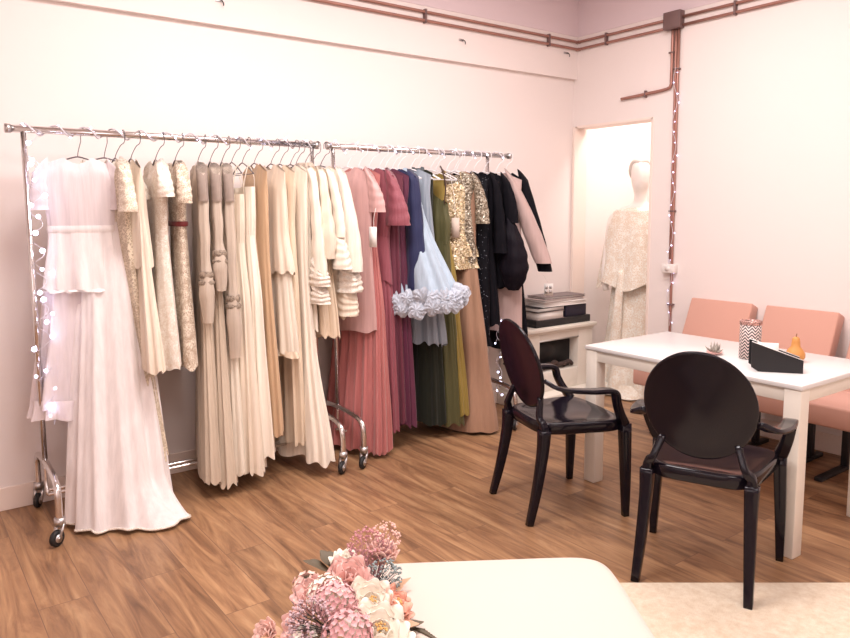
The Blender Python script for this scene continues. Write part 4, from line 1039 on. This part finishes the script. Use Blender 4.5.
RP = mat('pink_rose_petal', srgb(234, 188, 180), .65, sheen=.2); RP2 = mat('blush_petal', srgb(238, 196, 184), .65, sheen=.2)
WP = mat('white_petal', srgb(250, 240, 226), .65, sheen=.2); PP = mat('peach_petal', srgb(236, 172, 150), .65, sheen=.2)
HP = mat('pink_floret', srgb(222, 170, 172), .7); HP2 = mat('dusty_pink_floret', srgb(206, 146, 152), .7); GY = mat('lilac_bud', srgb(208, 180, 186), .7); BLG = mat('grey_blue_bud', srgb(150, 162, 162), .7)
YC = mat('yellow_flower_centre', srgb(222, 176, 110), .7); LF = mat('dark_green_leaf', srgb(96, 84, 66), .6); LF2 = mat('dried_tan_leaf', srgb(206, 164, 134), .7); TW = mat('twig', srgb(120, 104, 90), .8); TWP = mat('pink_twig', srgb(180, 130, 136), .8); TWD = mat('dark_twig', srgb(60, 64, 66), .8)
BZ = .437
B = thing('flower_bouquet', 'bouquet of pink, white and dusty flowers lying on the ottoman edge', 'bouquet', (.98, 1.62, BZ))
def bq(px, py, z): return Vector((px, py, z))-Vector((.98, 1.62, BZ))
BLIST = []
AX = (-.25, -.55, .75)
rose(bq(.945, 1.615, .515), .056, (-.1, -.5, .8), 1, RP, B, open_=.85)
rose(bq(.85, 1.66, .475), .046, (-.6, -.3, .7), 2, RP, B, open_=.8)
rose(bq(1.085, 1.665, .53), .042, (.2, -.2, .9), 3, RP2, B, open_=.8)
rose(bq(.93, 1.49, .50), .062, (0, -.55, .8), 4, WP, B, 'peony', .8, YC)
rose(bq(.875, 1.365, .50), .072, (0, -.5, .85), 5, WP, B, 'peony', .85, YC)
rose(bq(1.005, 1.482, .475), .048, (.45, -.45, .6), 6, PP, B, open_=.75, center=YC)
rose(bq(.765, 1.575, .46), .038, (-.8, -.3, .5), 7, RP, B, open_=.8)
rose(bq(.70, 1.62, .445), .03, (-.8, -.2, .6), 14, RP2, B, open_=.9)
rose(bq(1.0, 1.735, .50), .036, (-.1, -.2, .95), 8, WP, B, open_=.9)
floret_cluster(bq(.86, 1.585, .505), .05, AX, 9, WP, B, 'white_hydrangea', 120, .009)
floret_cluster(bq(.835, 1.50, .525), .056, AX, 10, HP, B, 'pink_hydrangea', 170, .0088)
floret_cluster(bq(.80, 1.375, .52), .058, AX, 11, HP, B, 'pink_hydrangea', 170, .0088)
floret_cluster(bq(.87, 1.71, .47), .04, (-.6, 0, .8), 12, RP2, B, 'pink_hydrangea', 40, .012)
floret_cluster(bq(.76, 1.50, .45), .045, (-.6, 0, .8), 13, WP, B, 'white_hydrangea', 44, .012)
sprays(bq(1.05, 1.69, .54), .058, 20, HP2, TWP, B, 'baby_breath', 190, .0034, bq(1.0, 1.6, .44))
sprays(bq(1.10, 1.67, .565), .045, 23, RP2, TWP, B, 'baby_breath', 130, .0034, bq(1.0, 1.6, .44))
sprays(bq(1.045, 1.60, .49), .055, 21, BLG, TWD, B, 'blue_thistle', 260, .0032, bq(.98, 1.6, .43))
sprays(bq(.755, 1.46, .52), .068, 22, GY, TWD, B, 'baby_breath', 340, .0032, bq(.85, 1.55, .43))
for (p, d, L_, W_, m_) in (((.96, 1.75, .47), (-.8, .5, .5), .085, .05, LF), ((.98, 1.75, .475), (-.2, .9, .5), .075, .055, LF), ((.93, 1.75, .46), (-.9, .0, .35), .08, .05, LF), ((1.0, 1.55, .44), (.9, .1, .35), .09, .035, LF2), ((.97, 1.44, .44), (.6, -.6, .3), .07, .04, LF2), ((.99, 1.43, .44), (.8, -.2, .1), .06, .035, LF),
                           ((.73, 1.58, .43), (-.8, .3, .2), .07, .04, LF2), ((.74, 1.55, .43), (-.9, -.2, .3), .07, .04, LF2), ((1.08, 1.6, .44), (.9, -.1, .4), .06, .025, LF2), ((.75, 1.62, .42), (-.5, .6, .2), .06, .035, LF2)):
    leafmesh(bq(*p), d, L_, W_, m_, B)
stems = BM()
for k in range(9):
    p = bq(.86+.02*k, 1.52+.02*(k % 4), .46); tube(stems, [p, bq(.97+.006*k, 1.50, .432), bq(1.04, 1.40-.01*k, .434)], .0025, 5, 4)
B_st = obj('stems', stems, LF, B)
